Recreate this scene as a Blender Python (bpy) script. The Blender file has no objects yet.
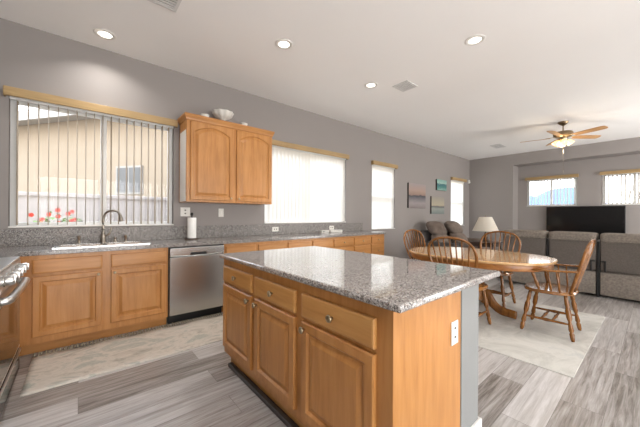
import bpy, bmesh, math, random
from mathutils import Vector, Matrix
random.seed(7)
PI = math.pi
SC = bpy.context.scene
COL = SC.collection

# ------------------------------------------------------------------ camera
H = 1.24
YAW, ROLL, FPX, HV = 0.8692, 0.0057, 285.04, 215.23
cam_d = bpy.data.cameras.new('camera')
cam = bpy.data.objects.new('camera', cam_d)
COL.objects.link(cam)
cam_d.sensor_width = 36.0
cam_d.lens = FPX / 640.0 * 36.0
cam_d.shift_y = (HV - 213.5) / 640.0
cam_d.clip_start = 0.02
fw = Vector((math.cos(YAW), math.sin(YAW), 0))
rt = Vector((math.sin(YAW), -math.cos(YAW), 0))
up = Vector((0, 0, 1))
r2 = rt * math.cos(ROLL) + up * math.sin(ROLL)
u2 = up * math.cos(ROLL) - rt * math.sin(ROLL)
mw = Matrix((r2, u2, -fw)).transposed().to_4x4()
mw.translation = Vector((0, 0, H))
cam.matrix_world = mw
SC.camera = cam

# ------------------------------------------------------------------ exposure, sky, sun, added fill lamps
SC.view_settings.view_transform = 'Standard'
SC.view_settings.look = 'None'
SC.view_settings.gamma = 1.0
SC.view_settings.use_curve_mapping = False
SC.view_settings.exposure = 0.2
SKY_STRENGTH = 4.8
DOWNLIGHT_W = 6.5
PATIO_FILL_W = 105.0
LIVING_FILL_W = 200.0
FAN_W = 10.0

wd = bpy.data.worlds.new('sky')
SC.world = wd
wd.use_nodes = True
wn = wd.node_tree
wn.nodes.clear()
o_ = wn.nodes.new('ShaderNodeOutputWorld')
bg_ = wn.nodes.new('ShaderNodeBackground')
tc_ = wn.nodes.new('ShaderNodeTexCoord')
sp_ = wn.nodes.new('ShaderNodeSeparateXYZ')
rp_ = wn.nodes.new('ShaderNodeValToRGB')
rp_.color_ramp.elements[0].position = 0.0
rp_.color_ramp.elements[0].color = (1.0, 0.985, 0.96, 1)
rp_.color_ramp.elements[1].position = 0.5
rp_.color_ramp.elements[1].color = (0.72, 0.82, 0.96, 1)
wn.links.new(tc_.outputs['Generated'], sp_.inputs[0])
wn.links.new(sp_.outputs['Z'], rp_.inputs[0])
wn.links.new(rp_.outputs[0], bg_.inputs[0])
bg_.inputs[1].default_value = SKY_STRENGTH
wn.links.new(bg_.outputs[0], o_.inputs[0])


def area(name, loc, direction, sx, sy, watts, color=(1, 1, 1), parent=None, shape='RECTANGLE', spread=PI):
    d = bpy.data.lights.new(name, 'AREA')
    d.shape = shape
    d.size = sx
    if shape == 'RECTANGLE':
        d.size_y = sy
    d.energy = watts
    d.color = color
    d.spread = spread
    o = bpy.data.objects.new(name, d)
    COL.objects.link(o)
    o.location = loc
    o.rotation_euler = Vector(direction).to_track_quat('-Z', 'Y').to_euler()
    return o


# fill lamps added outside the made-up patio doors and living room window
area('added_patio_fill', (1.2, -3.32, 1.25), (0, 1, 0.12), 4.6, 2.3, PATIO_FILL_W, (1.0, 0.98, 0.95))
area('added_living_fill', (7.9, -3.32, 1.45), (0, 1, 0.3), 2.6, 1.9, LIVING_FILL_W, (1.0, 0.98, 0.95))

# ------------------------------------------------------------------ materials


def lin(h):
    if isinstance(h, str):
        h = [int(h[i:i + 2], 16) for i in (0, 2, 4)]
    r = []
    for c in h:
        c /= 255.0
        r.append(c / 12.92 if c <= 0.04045 else ((c + 0.055) / 1.055) ** 2.4)
    return (r[0], r[1], r[2], 1.0)


MATS = {}


def base_mat(name):
    m = bpy.data.materials.new(name)
    m.use_nodes = True
    nt = m.node_tree
    nt.nodes.clear()
    out = nt.nodes.new('ShaderNodeOutputMaterial')
    b = nt.nodes.new('ShaderNodeBsdfPrincipled')
    nt.links.new(b.outputs[0], out.inputs[0])
    MATS[name] = m
    return m, nt, b, out


def plain(name, col, rough=0.5, metal=0.0, spec=0.5, var=0.06, vscale=6.0, bump=0.0, bscale=80.0):
    m, nt, b, out = base_mat(name)
    c = lin(col)
    b.inputs['Roughness'].default_value = rough
    b.inputs['Metallic'].default_value = metal
    b.inputs['Specular IOR Level'].default_value = spec
    tc = nt.nodes.new('ShaderNodeTexCoord')
    nz = nt.nodes.new('ShaderNodeTexNoise')
    nz.inputs['Scale'].default_value = vscale
    nz.inputs['Detail'].default_value = 3
    nt.links.new(tc.outputs['Object'], nz.inputs['Vector'])
    rp = nt.nodes.new('ShaderNodeValToRGB')
    k0, k1 = 1 - var, 1 + var
    rp.color_ramp.elements[0].position = 0.3
    rp.color_ramp.elements[0].color = (c[0] * k0, c[1] * k0, c[2] * k0, 1)
    rp.color_ramp.elements[1].position = 0.7
    rp.color_ramp.elements[1].color = (min(1, c[0] * k1), min(1, c[1] * k1), min(1, c[2] * k1), 1)
    nt.links.new(nz.outputs['Fac'], rp.inputs[0])
    nt.links.new(rp.outputs[0], b.inputs['Base Color'])
    if bump:
        n2 = nt.nodes.new('ShaderNodeTexNoise')
        n2.inputs['Scale'].default_value = bscale
        n2.inputs['Detail'].default_value = 2
        nt.links.new(tc.outputs['Object'], n2.inputs['Vector'])
        bp = nt.nodes.new('ShaderNodeBump')
        bp.inputs['Strength'].default_value = bump
        bp.inputs['Distance'].default_value = 0.01
        nt.links.new(n2.outputs['Fac'], bp.inputs['Height'])
        nt.links.new(bp.outputs[0], b.inputs['Normal'])
    return m


def wood(name, light, mid, dark, axis='Z', rough=0.35, fine=70.0, long=2.2):
    """grain runs along the given object axis"""
    m, nt, b, out = base_mat(name)
    b.inputs['Roughness'].default_value = rough
    tc = nt.nodes.new('ShaderNodeTexCoord')
    mp = nt.nodes.new('ShaderNodeMapping')
    s = [fine * 0.35] * 3
    s['XYZ'.index(axis)] = long
    mp.inputs['Scale'].default_value = s
    nt.links.new(tc.outputs['Object'], mp.inputs['Vector'])
    n1 = nt.nodes.new('ShaderNodeTexNoise')
    n1.inputs['Scale'].default_value = 1.0
    n1.inputs['Detail'].default_value = 5
    n1.inputs['Roughness'].default_value = 0.62
    n1.inputs['Distortion'].default_value = 0.35
    nt.links.new(mp.outputs[0], n1.inputs['Vector'])
    rp = nt.nodes.new('ShaderNodeValToRGB')
    e = rp.color_ramp.elements
    e[0].position = 0.30
    e[0].color = lin(dark)
    e[1].position = 0.72
    e[1].color = lin(light)
    x = e.new(0.5)
    x.color = lin(mid)
    nt.links.new(n1.outputs['Fac'], rp.inputs[0])
    n3 = nt.nodes.new('ShaderNodeTexNoise')
    n3.inputs['Scale'].default_value = 2.3
    nt.links.new(tc.outputs['Object'], n3.inputs['Vector'])
    hs = nt.nodes.new('ShaderNodeHueSaturation')
    mr = nt.nodes.new('ShaderNodeMapRange')
    mr.inputs['From Min'].default_value = 0.3
    mr.inputs['From Max'].default_value = 0.7
    mr.inputs['To Min'].default_value = 0.9
    mr.inputs['To Max'].default_value = 1.08
    nt.links.new(n3.outputs['Fac'], mr.inputs['Value'])
    nt.links.new(mr.outputs[0], hs.inputs['Value'])
    nt.links.new(rp.outputs[0], hs.inputs['Color'])
    nt.links.new(hs.outputs[0], b.inputs['Base Color'])
    return m


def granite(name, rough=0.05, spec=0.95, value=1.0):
    m, nt, b, out = base_mat(name)
    b.inputs['Roughness'].default_value = rough
    b.inputs['Specular IOR Level'].default_value = spec
    tc = nt.nodes.new('ShaderNodeTexCoord')

    def flecks(scale, stops):
        v = nt.nodes.new('ShaderNodeTexVoronoi')
        v.inputs['Scale'].default_value = scale
        nt.links.new(tc.outputs['Object'], v.inputs['Vector'])
        sp = nt.nodes.new('ShaderNodeSeparateColor')
        nt.links.new(v.outputs['Color'], sp.inputs[0])
        rp = nt.nodes.new('ShaderNodeValToRGB')
        rp.color_ramp.interpolation = 'CONSTANT'
        e = rp.color_ramp.elements
        e[0].position, e[0].color = 0.0, lin(stops[0][1])
        e[1].position, e[1].color = stops[1][0], lin(stops[1][1])
        for p, c in stops[2:]:
            x = e.new(p)
            x.color = lin(c)
        nt.links.new(sp.outputs[0], rp.inputs[0])
        return rp.outputs[0]
    fine = flecks(190.0, [(0, '3f3c3c'), (.14, '8a8582'), (.38, 'a8a39f'), (.62, '8f8076'), (.73, 'c6c1bc'), (.90, '65605e')])
    coarse = flecks(80.0, [(0, '4b4746'), (.13, '968f8a'), (.42, 'aaa5a1'), (.66, '8a7c71'), (.78, 'c4bfba'), (.93, '6e6967')])
    mx = nt.nodes.new('ShaderNodeMix')
    mx.data_type = 'RGBA'
    mx.inputs[0].default_value = 0.28
    nt.links.new(fine, mx.inputs[6])
    nt.links.new(coarse, mx.inputs[7])
    hs = nt.nodes.new('ShaderNodeHueSaturation')
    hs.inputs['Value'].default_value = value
    nt.links.new(mx.outputs[2], hs.inputs['Color'])
    nt.links.new(hs.outputs[0], b.inputs['Base Color'])
    return m


def floor_mat(name):
    m, nt, b, out = base_mat(name)
    b.inputs['Roughness'].default_value = 0.34
    tc = nt.nodes.new('ShaderNodeTexCoord')
    br = nt.nodes.new('ShaderNodeTexBrick')
    br.offset = 0.37
    br.inputs['Color1'].default_value = (0, 0, 0, 1)
    br.inputs['Color2'].default_value = (1, 1, 1, 1)
    br.inputs['Mortar'].default_value = (0.5, 0.5, 0.5, 1)
    br.inputs['Scale'].default_value = 1.0
    br.inputs['Mortar Size'].default_value = 0.0013
    br.inputs['Brick Width'].default_value = 1.25
    br.inputs['Row Height'].default_value = 0.21
    nt.links.new(tc.outputs['Object'], br.inputs['Vector'])
    # grain, stretched along the planks and shifted per plank
    sh = nt.nodes.new('ShaderNodeVectorMath')
    sh.operation = 'MULTIPLY_ADD'
    nt.links.new(br.outputs['Color'], sh.inputs[0])
    sh.inputs[1].default_value = (7.0, 3.0, 5.0)
    nt.links.new(tc.outputs['Object'], sh.inputs[2])
    mp = nt.nodes.new('ShaderNodeMapping')
    mp.inputs['Scale'].default_value = (0.9, 15.0, 1.0)
    nt.links.new(sh.outputs[0], mp.inputs['Vector'])
    n1 = nt.nodes.new('ShaderNodeTexNoise')
    n1.inputs['Scale'].default_value = 2.4
    n1.inputs['Detail'].default_value = 9
    n1.inputs['Roughness'].default_value = 0.72
    n1.inputs['Distortion'].default_value = 0.45
    nt.links.new(mp.outputs[0], n1.inputs['Vector'])
    ad = nt.nodes.new('ShaderNodeMath')
    ad.operation = 'MULTIPLY_ADD'
    nt.links.new(br.outputs['Color'], ad.inputs[0])
    ad.inputs[1].default_value = 0.38
    nt.links.new(n1.outputs['Fac'], ad.inputs[2])
    rp = nt.nodes.new('ShaderNodeValToRGB')
    e = rp.color_ramp.elements
    e[0].position = 0.40
    e[0].color = lin('5f5850')
    e[1].position = 0.95
    e[1].color = lin('cac6c4')
    for p, c in ((0.55, '8d8681'), (0.70, 'aaa5a1')):
        x = e.new(p)
        x.color = lin(c)
    nt.links.new(ad.outputs[0], rp.inputs[0])
    mx = nt.nodes.new('ShaderNodeMix')
    mx.data_type = 'RGBA'
    mx.inputs[7].default_value = lin('716b67')
    nt.links.new(br.outputs['Fac'], mx.inputs[0])
    nt.links.new(rp.outputs[0], mx.inputs[6])
    nt.links.new(mx.outputs[2], b.inputs['Base Color'])
    return m


def rug_mat(name, cols, scale, bump=0.3, stretch=(1, 1, 1), rough=0.95):
    m, nt, b, out = base_mat(name)
    b.inputs['Roughness'].default_value = rough
    b.inputs['Specular IOR Level'].default_value = 0.15
    tc = nt.nodes.new('ShaderNodeTexCoord')
    mp = nt.nodes.new('ShaderNodeMapping')
    mp.inputs['Scale'].default_value = stretch
    nt.links.new(tc.outputs['Object'], mp.inputs['Vector'])
    n1 = nt.nodes.new('ShaderNodeTexNoise')
    n1.inputs['Scale'].default_value = scale
    n1.inputs['Detail'].default_value = 8
    n1.inputs['Roughness'].default_value = 0.72
    n1.inputs['Distortion'].default_value = 0.8
    nt.links.new(mp.outputs[0], n1.inputs['Vector'])
    rp = nt.nodes.new('ShaderNodeValToRGB')
    e = rp.color_ramp.elements
    e[0].position = 0.32
    e[0].color = lin(cols[0])
    e[1].position = 0.68
    e[1].color = lin(cols[-1])
    for i, c in enumerate(cols[1:-1]):
        x = e.new(0.32 + 0.36 * (i + 1) / (len(cols) - 1))
        x.color = lin(c)
    nt.links.new(n1.outputs['Fac'], rp.inputs[0])
    nt.links.new(rp.outputs[0], b.inputs['Base Color'])
    n2 = nt.nodes.new('ShaderNodeTexNoise')
    n2.inputs['Scale'].default_value = 260
    nt.links.new(tc.outputs['Object'], n2.inputs['Vector'])
    bp = nt.nodes.new('ShaderNodeBump')
    bp.inputs['Strength'].default_value = bump
    bp.inputs['Distance'].default_value = 0.004
    nt.links.new(n2.outputs['Fac'], bp.inputs['Height'])
    nt.links.new(bp.outputs[0], b.inputs['Normal'])
    return m


def canvas_mat(name, stops, z0, z1, scale=5.0, wob=0.16):
    """horizontal bands of paint, broken up by noise; z in object space"""
    m, nt, b, out = base_mat(name)
    b.inputs['Roughness'].default_value = 0.7
    tc = nt.nodes.new('ShaderNodeTexCoord')
    sp = nt.nodes.new('ShaderNodeSeparateXYZ')
    nt.links.new(tc.outputs['Object'], sp.inputs[0])
    mr = nt.nodes.new('ShaderNodeMapRange')
    mr.inputs['From Min'].default_value = z0
    mr.inputs['From Max'].default_value = z1
    nt.links.new(sp.outputs['Z'], mr.inputs['Value'])
    mp = nt.nodes.new('ShaderNodeMapping')
    mp.inputs['Scale'].default_value = (1, 1, 2.6)
    nt.links.new(tc.outputs['Object'], mp.inputs['Vector'])
    n = nt.nodes.new('ShaderNodeTexNoise')
    n.inputs['Scale'].default_value = scale
    n.inputs['Detail'].default_value = 6
    nt.links.new(mp.outputs[0], n.inputs['Vector'])
    sb = nt.nodes.new('ShaderNodeMath')
    sb.operation = 'SUBTRACT'
    nt.links.new(n.outputs['Fac'], sb.inputs[0])
    sb.inputs[1].default_value = 0.5
    ma = nt.nodes.new('ShaderNodeMath')
    ma.operation = 'MULTIPLY_ADD'
    nt.links.new(sb.outputs[0], ma.inputs[0])
    ma.inputs[1].default_value = wob
    nt.links.new(mr.outputs[0], ma.inputs[2])
    rp = nt.nodes.new('ShaderNodeValToRGB')
    e = rp.color_ramp.elements
    e[0].position, e[0].color = stops[0][0], lin(stops[0][1])
    e[1].position, e[1].color = stops[-1][0], lin(stops[-1][1])
    for p, c in stops[1:-1]:
        x = e.new(p)
        x.color = lin(c)
    nt.links.new(ma.outputs[0], rp.inputs[0])
    nt.links.new(rp.outputs[0], b.inputs['Base Color'])
    return m


def vane_mat(name, col, trans=0.5):
    m, nt, b, out = base_mat(name)
    c = lin(col)
    b.inputs['Base Color'].default_value = c
    b.inputs['Roughness'].default_value = 0.6
    t = nt.nodes.new('ShaderNodeBsdfTranslucent')
    tc = nt.nodes.new('ShaderNodeTexCoord')
    n = nt.nodes.new('ShaderNodeTexNoise')
    n.inputs['Scale'].default_value = 120
    nt.links.new(tc.outputs['Object'], n.inputs['Vector'])
    rp = nt.nodes.new('ShaderNodeValToRGB')
    rp.color_ramp.elements[0].color = (c[0] * .93, c[1] * .93, c[2] * .93, 1)
    rp.color_ramp.elements[1].color = c
    nt.links.new(n.outputs['Fac'], rp.inputs[0])
    nt.links.new(rp.outputs[0], b.inputs['Base Color'])
    nt.links.new(rp.outputs[0], t.inputs['Color'])
    mx = nt.nodes.new('ShaderNodeMixShader')
    mx.inputs[0].default_value = trans
    nt.links.new(b.outputs[0], mx.inputs[1])
    nt.links.new(t.outputs[0], mx.inputs[2])
    nt.links.new(mx.outputs[0], out.inputs[0])
    return m


def glass_mat(name, tint=(1, 1, 1, 1), refl=0.012):
    m, nt, b, out = base_mat(name)
    nt.nodes.remove(b)
    t = nt.nodes.new('ShaderNodeBsdfTransparent')
    t.inputs[0].default_value = tint
    g = nt.nodes.new('ShaderNodeBsdfGlossy')
    g.inputs['Roughness'].default_value = 0.03
    mx = nt.nodes.new('ShaderNodeMixShader')
    mx.inputs[0].default_value = refl
    nt.links.new(t.outputs[0], mx.inputs[1])
    nt.links.new(g.outputs[0], mx.inputs[2])
    nt.links.new(mx.outputs[0], out.inputs[0])
    return m


def emit_mat(name, col, strength):
    m, nt, b, out = base_mat(name)
    b.inputs['Base Color'].default_value = lin(col)
    b.inputs['Emission Color'].default_value = lin(col)
    b.inputs['Emission Strength'].default_value = strength
    return m


def steel_mat(name, col='b9b7b4', rough=0.28, axis='Z'):
    m, nt, b, out = base_mat(name)
    b.inputs['Metallic'].default_value = 1.0
    b.inputs['Base Color'].default_value = lin(col)
    b.inputs['Roughness'].default_value = rough
    tc = nt.nodes.new('ShaderNodeTexCoord')
    mp = nt.nodes.new('ShaderNodeMapping')
    s = [900.0] * 3
    s['XYZ'.index(axis)] = 4.0
    mp.inputs['Scale'].default_value = s
    nt.links.new(tc.outputs['Object'], mp.inputs['Vector'])
    n = nt.nodes.new('ShaderNodeTexNoise')
    n.inputs['Scale'].default_value = 1.0
    nt.links.new(mp.outputs[0], n.inputs['Vector'])
    bp = nt.nodes.new('ShaderNodeBump')
    bp.inputs['Strength'].default_value = 0.06
    bp.inputs['Distance'].default_value = 0.001
    nt.links.new(n.outputs['Fac'], bp.inputs['Height'])
    nt.links.new(bp.outputs[0], b.inputs['Normal'])
    return m


wall_paint = plain('wall_paint', '96908d', 0.85, var=0.015, vscale=1.2, spec=0.2, bump=0.08, bscale=140)
ceil_paint = plain('ceiling_paint', 'f3f1ef', 0.9, var=0.012, vscale=1.0, spec=0.2, bump=0.08, bscale=110)
white_trim = plain('white_trim', 'e6e3de', 0.45, var=0.02)
vinyl = plain('white_vinyl', 'e4e4e2', 0.4, var=0.02)
floor_m = floor_mat('grey_planks')
oakv = wood('oak_upright', 'bf8950', 'b57d44', 'a56e38', 'Z')
oakx = wood('oak_along_x', 'bf8950', 'b57d44', 'a56e38', 'X')
oaky = wood('oak_along_y', 'c49256', 'ba864b', 'ac783f', 'Y')
oakt = wood('valance_oak', 'b3976b', 'a78b60', '967a50', 'X', 0.45)
oakty = wood('valance_oak_y', 'b3976b', 'a78b60', '967a50', 'Y', 0.45)
chair_w = wood('chair_oak', '95632f', '7f5124', '5c3613', 'Z', 0.2, fine=110)
table_w = wood('table_oak', 'cfa97c', 'c19868', 'ab814f', 'Y', 0.12, fine=60)
seat_w = wood('chair_seat_oak', 'a3713c', '90602f', '70441f', 'Y', 0.1, fine=80)
apron_w = wood('apron_oak', 'a9713a', '96602d', '7b4b20', 'Y', 0.3)
dark_w = wood('dark_wood', '4d3a2e', '3e2e24', '30221a', 'X', 0.4)
fan_w = wood('fan_blade_oak', 'd0a676', 'bd9060', 'a4784a', 'X', 0.4)
gran = granite('granite')
for m_, k_ in ((gran, .3), (table_w, .3), (seat_w, .5)):
    p_ = next(n for n in m_.node_tree.nodes if n.type == 'BSDF_PRINCIPLED')
    p_.inputs['Coat Weight'].default_value = k_
    p_.inputs['Coat Roughness'].default_value = 0.04
    p_.inputs['Coat IOR'].default_value = 1.6
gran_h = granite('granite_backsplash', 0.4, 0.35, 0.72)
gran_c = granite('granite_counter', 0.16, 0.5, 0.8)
steel = steel_mat('stainless', 'bdbbb8', 0.27, 'Z')
steelx = steel_mat('stainless_along', 'c6c4c1', 0.3, 'Y')
sinkm = steel_mat('sink_steel', 'd6d5d2', 0.22, 'X')
nickel = plain('brushed_nickel', 'a39a8e', 0.28, metal=1.0, var=0.03)
brass = plain('antique_brass', 'b0a388', 0.3, metal=1.0, var=0.06, vscale=40)
bronze = plain('fan_bronze', '8d7a60', 0.35, metal=1.0, var=0.06, vscale=30)
black = plain('black_plastic', '161616', 0.4, var=0.05)
black_glass = plain('black_glass', '101112', 0.06, var=0.02, spec=0.6)
screen_m = plain('tv_screen', '131314', 0.12, var=0.02, spec=0.5)
iron = plain('cast_iron', '1d1d1e', 0.55, var=0.1, vscale=60)
dark_strip = plain('dark_strip', '3b3532', 0.5, var=0.12, vscale=20)
plate_m = plain('switch_plate', 'dedbd4', 0.4, var=0.01)
slot_m = plain('outlet_slot', '55524e', 0.5)
ceramic = plain('white_ceramic', 'dcd9d2', 0.2, var=0.03, vscale=30)
paper = plain('paper_towel', 'efeeeb', 0.9, var=0.02, vscale=60, bump=0.3, bscale=200)
vane_open = vane_mat('vane_cream', 'b3a28b', 0.25)
vane_mid = vane_mat('vane_grey_white', 'd2ccc2', 0.3)
vane_w = vane_mat('vane_white', 'faf6ee', 0.78)
glass = glass_mat('window_glass')
sofa_m = plain('sofa_fabric', '68615b', 0.9, var=0.14, vscale=55, spec=0.15, bump=0.4, bscale=240)
sofa_top = plain('sofa_plush', '837a71', 0.9, var=0.22, vscale=38, spec=0.15, bump=0.5, bscale=120)
lounge_m = plain('recliner_fabric', '7d7067', 0.85, var=0.2, vscale=9, spec=0.2, bump=0.4, bscale=90)
lounge_d = plain('recliner_shell', '3f3a38', 0.7, var=0.1, vscale=20)
shade_m = vane_mat('lamp_shade', 'f6efe2', 0.4)
fan_glass = emit_mat('frosted_lamp_glass', 'ffd9a0', 1.2)
led_m = emit_mat('downlight_lens', 'fff8ee', 2.5)
vent_m = plain('vent_white', 'd5d4d2', 0.5, var=0.02)
vent_d = plain('vent_inside', '77736e', 0.8, var=0.1)
rug_table = rug_mat('rug_pale', ['a9a69f', 'bab7b0', 'c9c6bf', 'b3b3b0'], 2.2, stretch=(1, 1, 1))
rug_run = rug_mat('runner_marbled', ['98958c', 'b9b1a5', 'cdc4b9', 'a9a99f', 'c8c2ba'], 3.2, stretch=(1, 1.6, 1))
fringe_m = plain('runner_fringe', '8d8472', 0.95, var=0.3, vscale=60)
stucco = plain('neighbour_stucco', 'a3937f', 0.95, var=0.03, vscale=3, bump=0.2, bscale=60)
fascia_m = plain('white_fascia', 'a5a09a', 0.7, var=0.02)
tile_m = plain('roof_tile', '968878', 0.9, var=0.1, vscale=9)
block_m = plain('block_wall', 'b1a8a2', 0.95, var=0.05, vscale=8)
gravel_m = plain('yard_gravel', '857c70', 0.95, var=0.12, vscale=12)
leaf_m = plain('leaf_green', '6d8a48', 0.6, var=0.2, vscale=20)
flower_m = plain('flower_red', 'e0452f', 0.6, var=0.12, vscale=30)
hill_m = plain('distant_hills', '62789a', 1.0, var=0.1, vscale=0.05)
bark_m = plain('bark', '6a5c4c', 0.9, var=0.15, vscale=20)

# ------------------------------------------------------------------ mesh helpers
TOP = {}


def NB():
    return bmesh.new()


def box(b, x0, x1, y0, y1, z0, z1, bv=0.0, seg=2):
    x0, x1 = min(x0, x1), max(x0, x1)
    y0, y1 = min(y0, y1), max(y0, y1)
    z0, z1 = min(z0, z1), max(z0, z1)
    v = [b.verts.new((x, y, z)) for x in (x0, x1) for y in (y0, y1) for z in (z0, z1)]
    fs = []
    for q in ((0, 1, 3, 2), (4, 6, 7, 5), (0, 4, 5, 1), (2, 3, 7, 6), (0, 2, 6, 4), (1, 5, 7, 3)):
        fs.append(b.faces.new([v[i] for i in q]))
    if bv > 0:
        es = list({e for f in fs for e in f.edges})
        bmesh.ops.bevel(b, geom=es, offset=bv, segments=seg, profile=0.5, affect='EDGES')
    return v


def basis(axis):
    a = Vector(axis).normalized()
    t = Vector((0, 0, 1)) if abs(a.z) < 0.9 else Vector((1, 0, 0))
    x = t.cross(a).normalized()
    y = a.cross(x)
    return x, y, a


def lathe(b, prof, origin=(0, 0, 0), axis=(0, 0, 1), seg=20, cap=True, lobes=0, lobe=0.0):
    """prof: list of (radius, height along axis)"""
    X, Y, A = basis(axis)
    O = Vector(origin)
    rings = []
    for r, h in prof:
        ring = []
        for i in range(seg):
            a = 2 * PI * i / seg
            rr = r * (1 + lobe * math.cos(lobes * a)) if lobes else r
            ring.append(b.verts.new(O + A * h + X * (rr * math.cos(a)) + Y * (rr * math.sin(a))))
        rings.append(ring)
    for k in range(len(rings) - 1):
        for i in range(seg):
            j = (i + 1) % seg
            b.faces.new((rings[k][i], rings[k][j], rings[k + 1][j], rings[k + 1][i]))
    if cap:
        b.faces.new(list(reversed(rings[0])))
        b.faces.new(rings[-1])


def rod(b, p, q, r0, r1=None, seg=10):
    p, q = Vector(p), Vector(q)
    d = q - p
    lathe(b, [(r0, 0), (r0 if r1 is None else r1, d.length)], p, d, seg)


def turned(b, p, q, prof, seg=12):
    """prof: (radius, fraction along)"""
    p, q = Vector(p), Vector(q)
    d = q - p
    lathe(b, [(r, t * d.length) for r, t in prof], p, d, seg)


def smooth_path(pts, n=8):
    pts = [Vector(p) for p in pts]
    P = [pts[0] * 2 - pts[1]] + pts + [pts[-1] * 2 - pts[-2]]
    out = []
    for i in range(1, len(P) - 2):
        for k in range(n):
            t = k / n
            a, bb, c, d = P[i - 1], P[i], P[i + 1], P[i + 2]
            out.append(0.5 * ((2 * bb) + (c - a) * t + (2 * a - 5 * bb + 4 * c - d) * t * t + (3 * bb - a - 3 * c + d) * t ** 3))
    out.append(pts[-1])
    return out


def tube(b, pts, r, seg=10, r_y=None, ref=(0, 0, 1)):
    """sweep along points; r a number or list; r_y flattens the section across ref"""
    pts = [Vector(p) for p in pts]
    n = len(pts)
    R = r if isinstance(r, (list, tuple)) else [r] * n
    RY = R if r_y is None else (r_y if isinstance(r_y, (list, tuple)) else [r_y] * n)
    rings = []
    for i, p in enumerate(pts):
        t = (pts[min(i + 1, n - 1)] - pts[max(i - 1, 0)]).normalized()
        x = Vector(ref).cross(t)
        if x.length < 1e-4:
            x = Vector((1, 0, 0)).cross(t)
        x.normalize()
        y = t.cross(x)
        rings.append([b.verts.new(p + x * (R[i] * math.cos(2 * PI * k / seg)) + y * (RY[i] * math.sin(2 * PI * k / seg))) for k in range(seg)])
    for i in range(n - 1):
        for k in range(seg):
            j = (k + 1) % seg
            b.faces.new((rings[i][k], rings[i][j], rings[i + 1][j], rings[i + 1][k]))
    b.faces.new(list(reversed(rings[0])))
    b.faces.new(rings[-1])


def slab(b, outline, z0, z1, rnd=0.0):
    """closed 2D outline -> slab with softened upper and lower rims"""
    n = len(outline)
    cx = sum(p[0] for p in outline) / n
    cy = sum(p[1] for p in outline) / n

    def ring(ins, z):
        o = []
        for x, y in outline:
            d = math.hypot(x - cx, y - cy)
            k = (d - ins) / d if d > ins else 0.01
            o.append(b.verts.new((cx + (x - cx) * k, cy + (y - cy) * k, z)))
        return o
    if rnd > 0:
        rs = [ring(rnd, z0), ring(rnd * .3, z0 + rnd * .3), ring(0, z0 + rnd), ring(0, z1 - rnd), ring(rnd * .3, z1 - rnd * .3), ring(rnd, z1)]
    else:
        rs = [ring(0, z0), ring(0, z1)]
    for k in range(len(rs) - 1):
        for i in range(n):
            j = (i + 1) % n
            b.faces.new((rs[k][i], rs[k][j], rs[k + 1][j], rs[k + 1][i]))
    b.faces.new(list(reversed(rs[0])))
    b.faces.new(rs[-1])


def grid_sheet(b, x0, x1, y0, y1, zf, nx, ny, t=0.008):
    top = [[b.verts.new((x0 + (x1 - x0) * i / nx, y0 + (y1 - y0) * j / ny, zf(i / nx, j / ny))) for j in range(ny + 1)] for i in range(nx + 1)]
    bot = [[b.verts.new((v.co.x, v.co.y, v.co.z - t)) for v in row] for row in top]
    for i in range(nx):
        for j in range(ny):
            b.faces.new((top[i][j], top[i + 1][j], top[i + 1][j + 1], top[i][j + 1]))
            b.faces.new((bot[i][j], bot[i][j + 1], bot[i + 1][j + 1], bot[i + 1][j]))
    for i in range(nx):
        b.faces.new((top[i][0], bot[i][0], bot[i + 1][0], top[i + 1][0]))
        b.faces.new((top[i][ny], top[i + 1][ny], bot[i + 1][ny], bot[i][ny]))
    for j in range(ny):
        b.faces.new((top[0][j], top[0][j + 1], bot[0][j + 1], bot[0][j]))
        b.faces.new((top[nx][j], bot[nx][j], bot[nx][j + 1], top[nx][j + 1]))


def pillow(b, x0, x1, y0, y1, z0, z1, pw=2.6, n=14, lump=0.0, seed=1):
    """superellipsoid cushion filling the box"""
    rnd = random.Random(seed)
    ph = [rnd.uniform(0, 6.28) for _ in range(6)]
    cx, cy, cz = (x0 + x1) / 2, (y0 + y1) / 2, (z0 + z1) / 2
    hx, hy, hz = (x1 - x0) / 2, (y1 - y0) / 2, (z1 - z0) / 2
    e = 2.0 / pw

    def sg(a):
        return math.copysign(abs(a) ** e, a)
    rings = []
    for i in range(1, n):
        f = -PI / 2 + PI * i / n
        ring = []
        for k in range(2 * n):
            t = 2 * PI * k / (2 * n)
            x, y, z = sg(math.cos(f)) * sg(math.cos(t)), sg(math.cos(f)) * sg(math.sin(t)), sg(math.sin(f))
            l = 1 + lump * (math.sin(3 * x + ph[0]) * math.sin(4 * z + ph[1]) + math.sin(5 * y + ph[2]))
            ring.append(b.verts.new((cx + hx * x * l, cy + hy * y * l, cz + hz * z * l)))
        rings.append(ring)
    m = 2 * n
    for a in range(len(rings) - 1):
        for k in range(m):
            j = (k + 1) % m
            b.faces.new((rings[a][k], rings[a][j], rings[a + 1][j], rings[a + 1][k]))
    lo = b.verts.new((cx, cy, z0))
    hi = b.verts.new((cx, cy, z1))
    for k in range(m):
        j = (k + 1) % m
        b.faces.new((lo, rings[0][j], rings[0][k]))
        b.faces.new((hi, rings[-1][k], rings[-1][j]))


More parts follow.
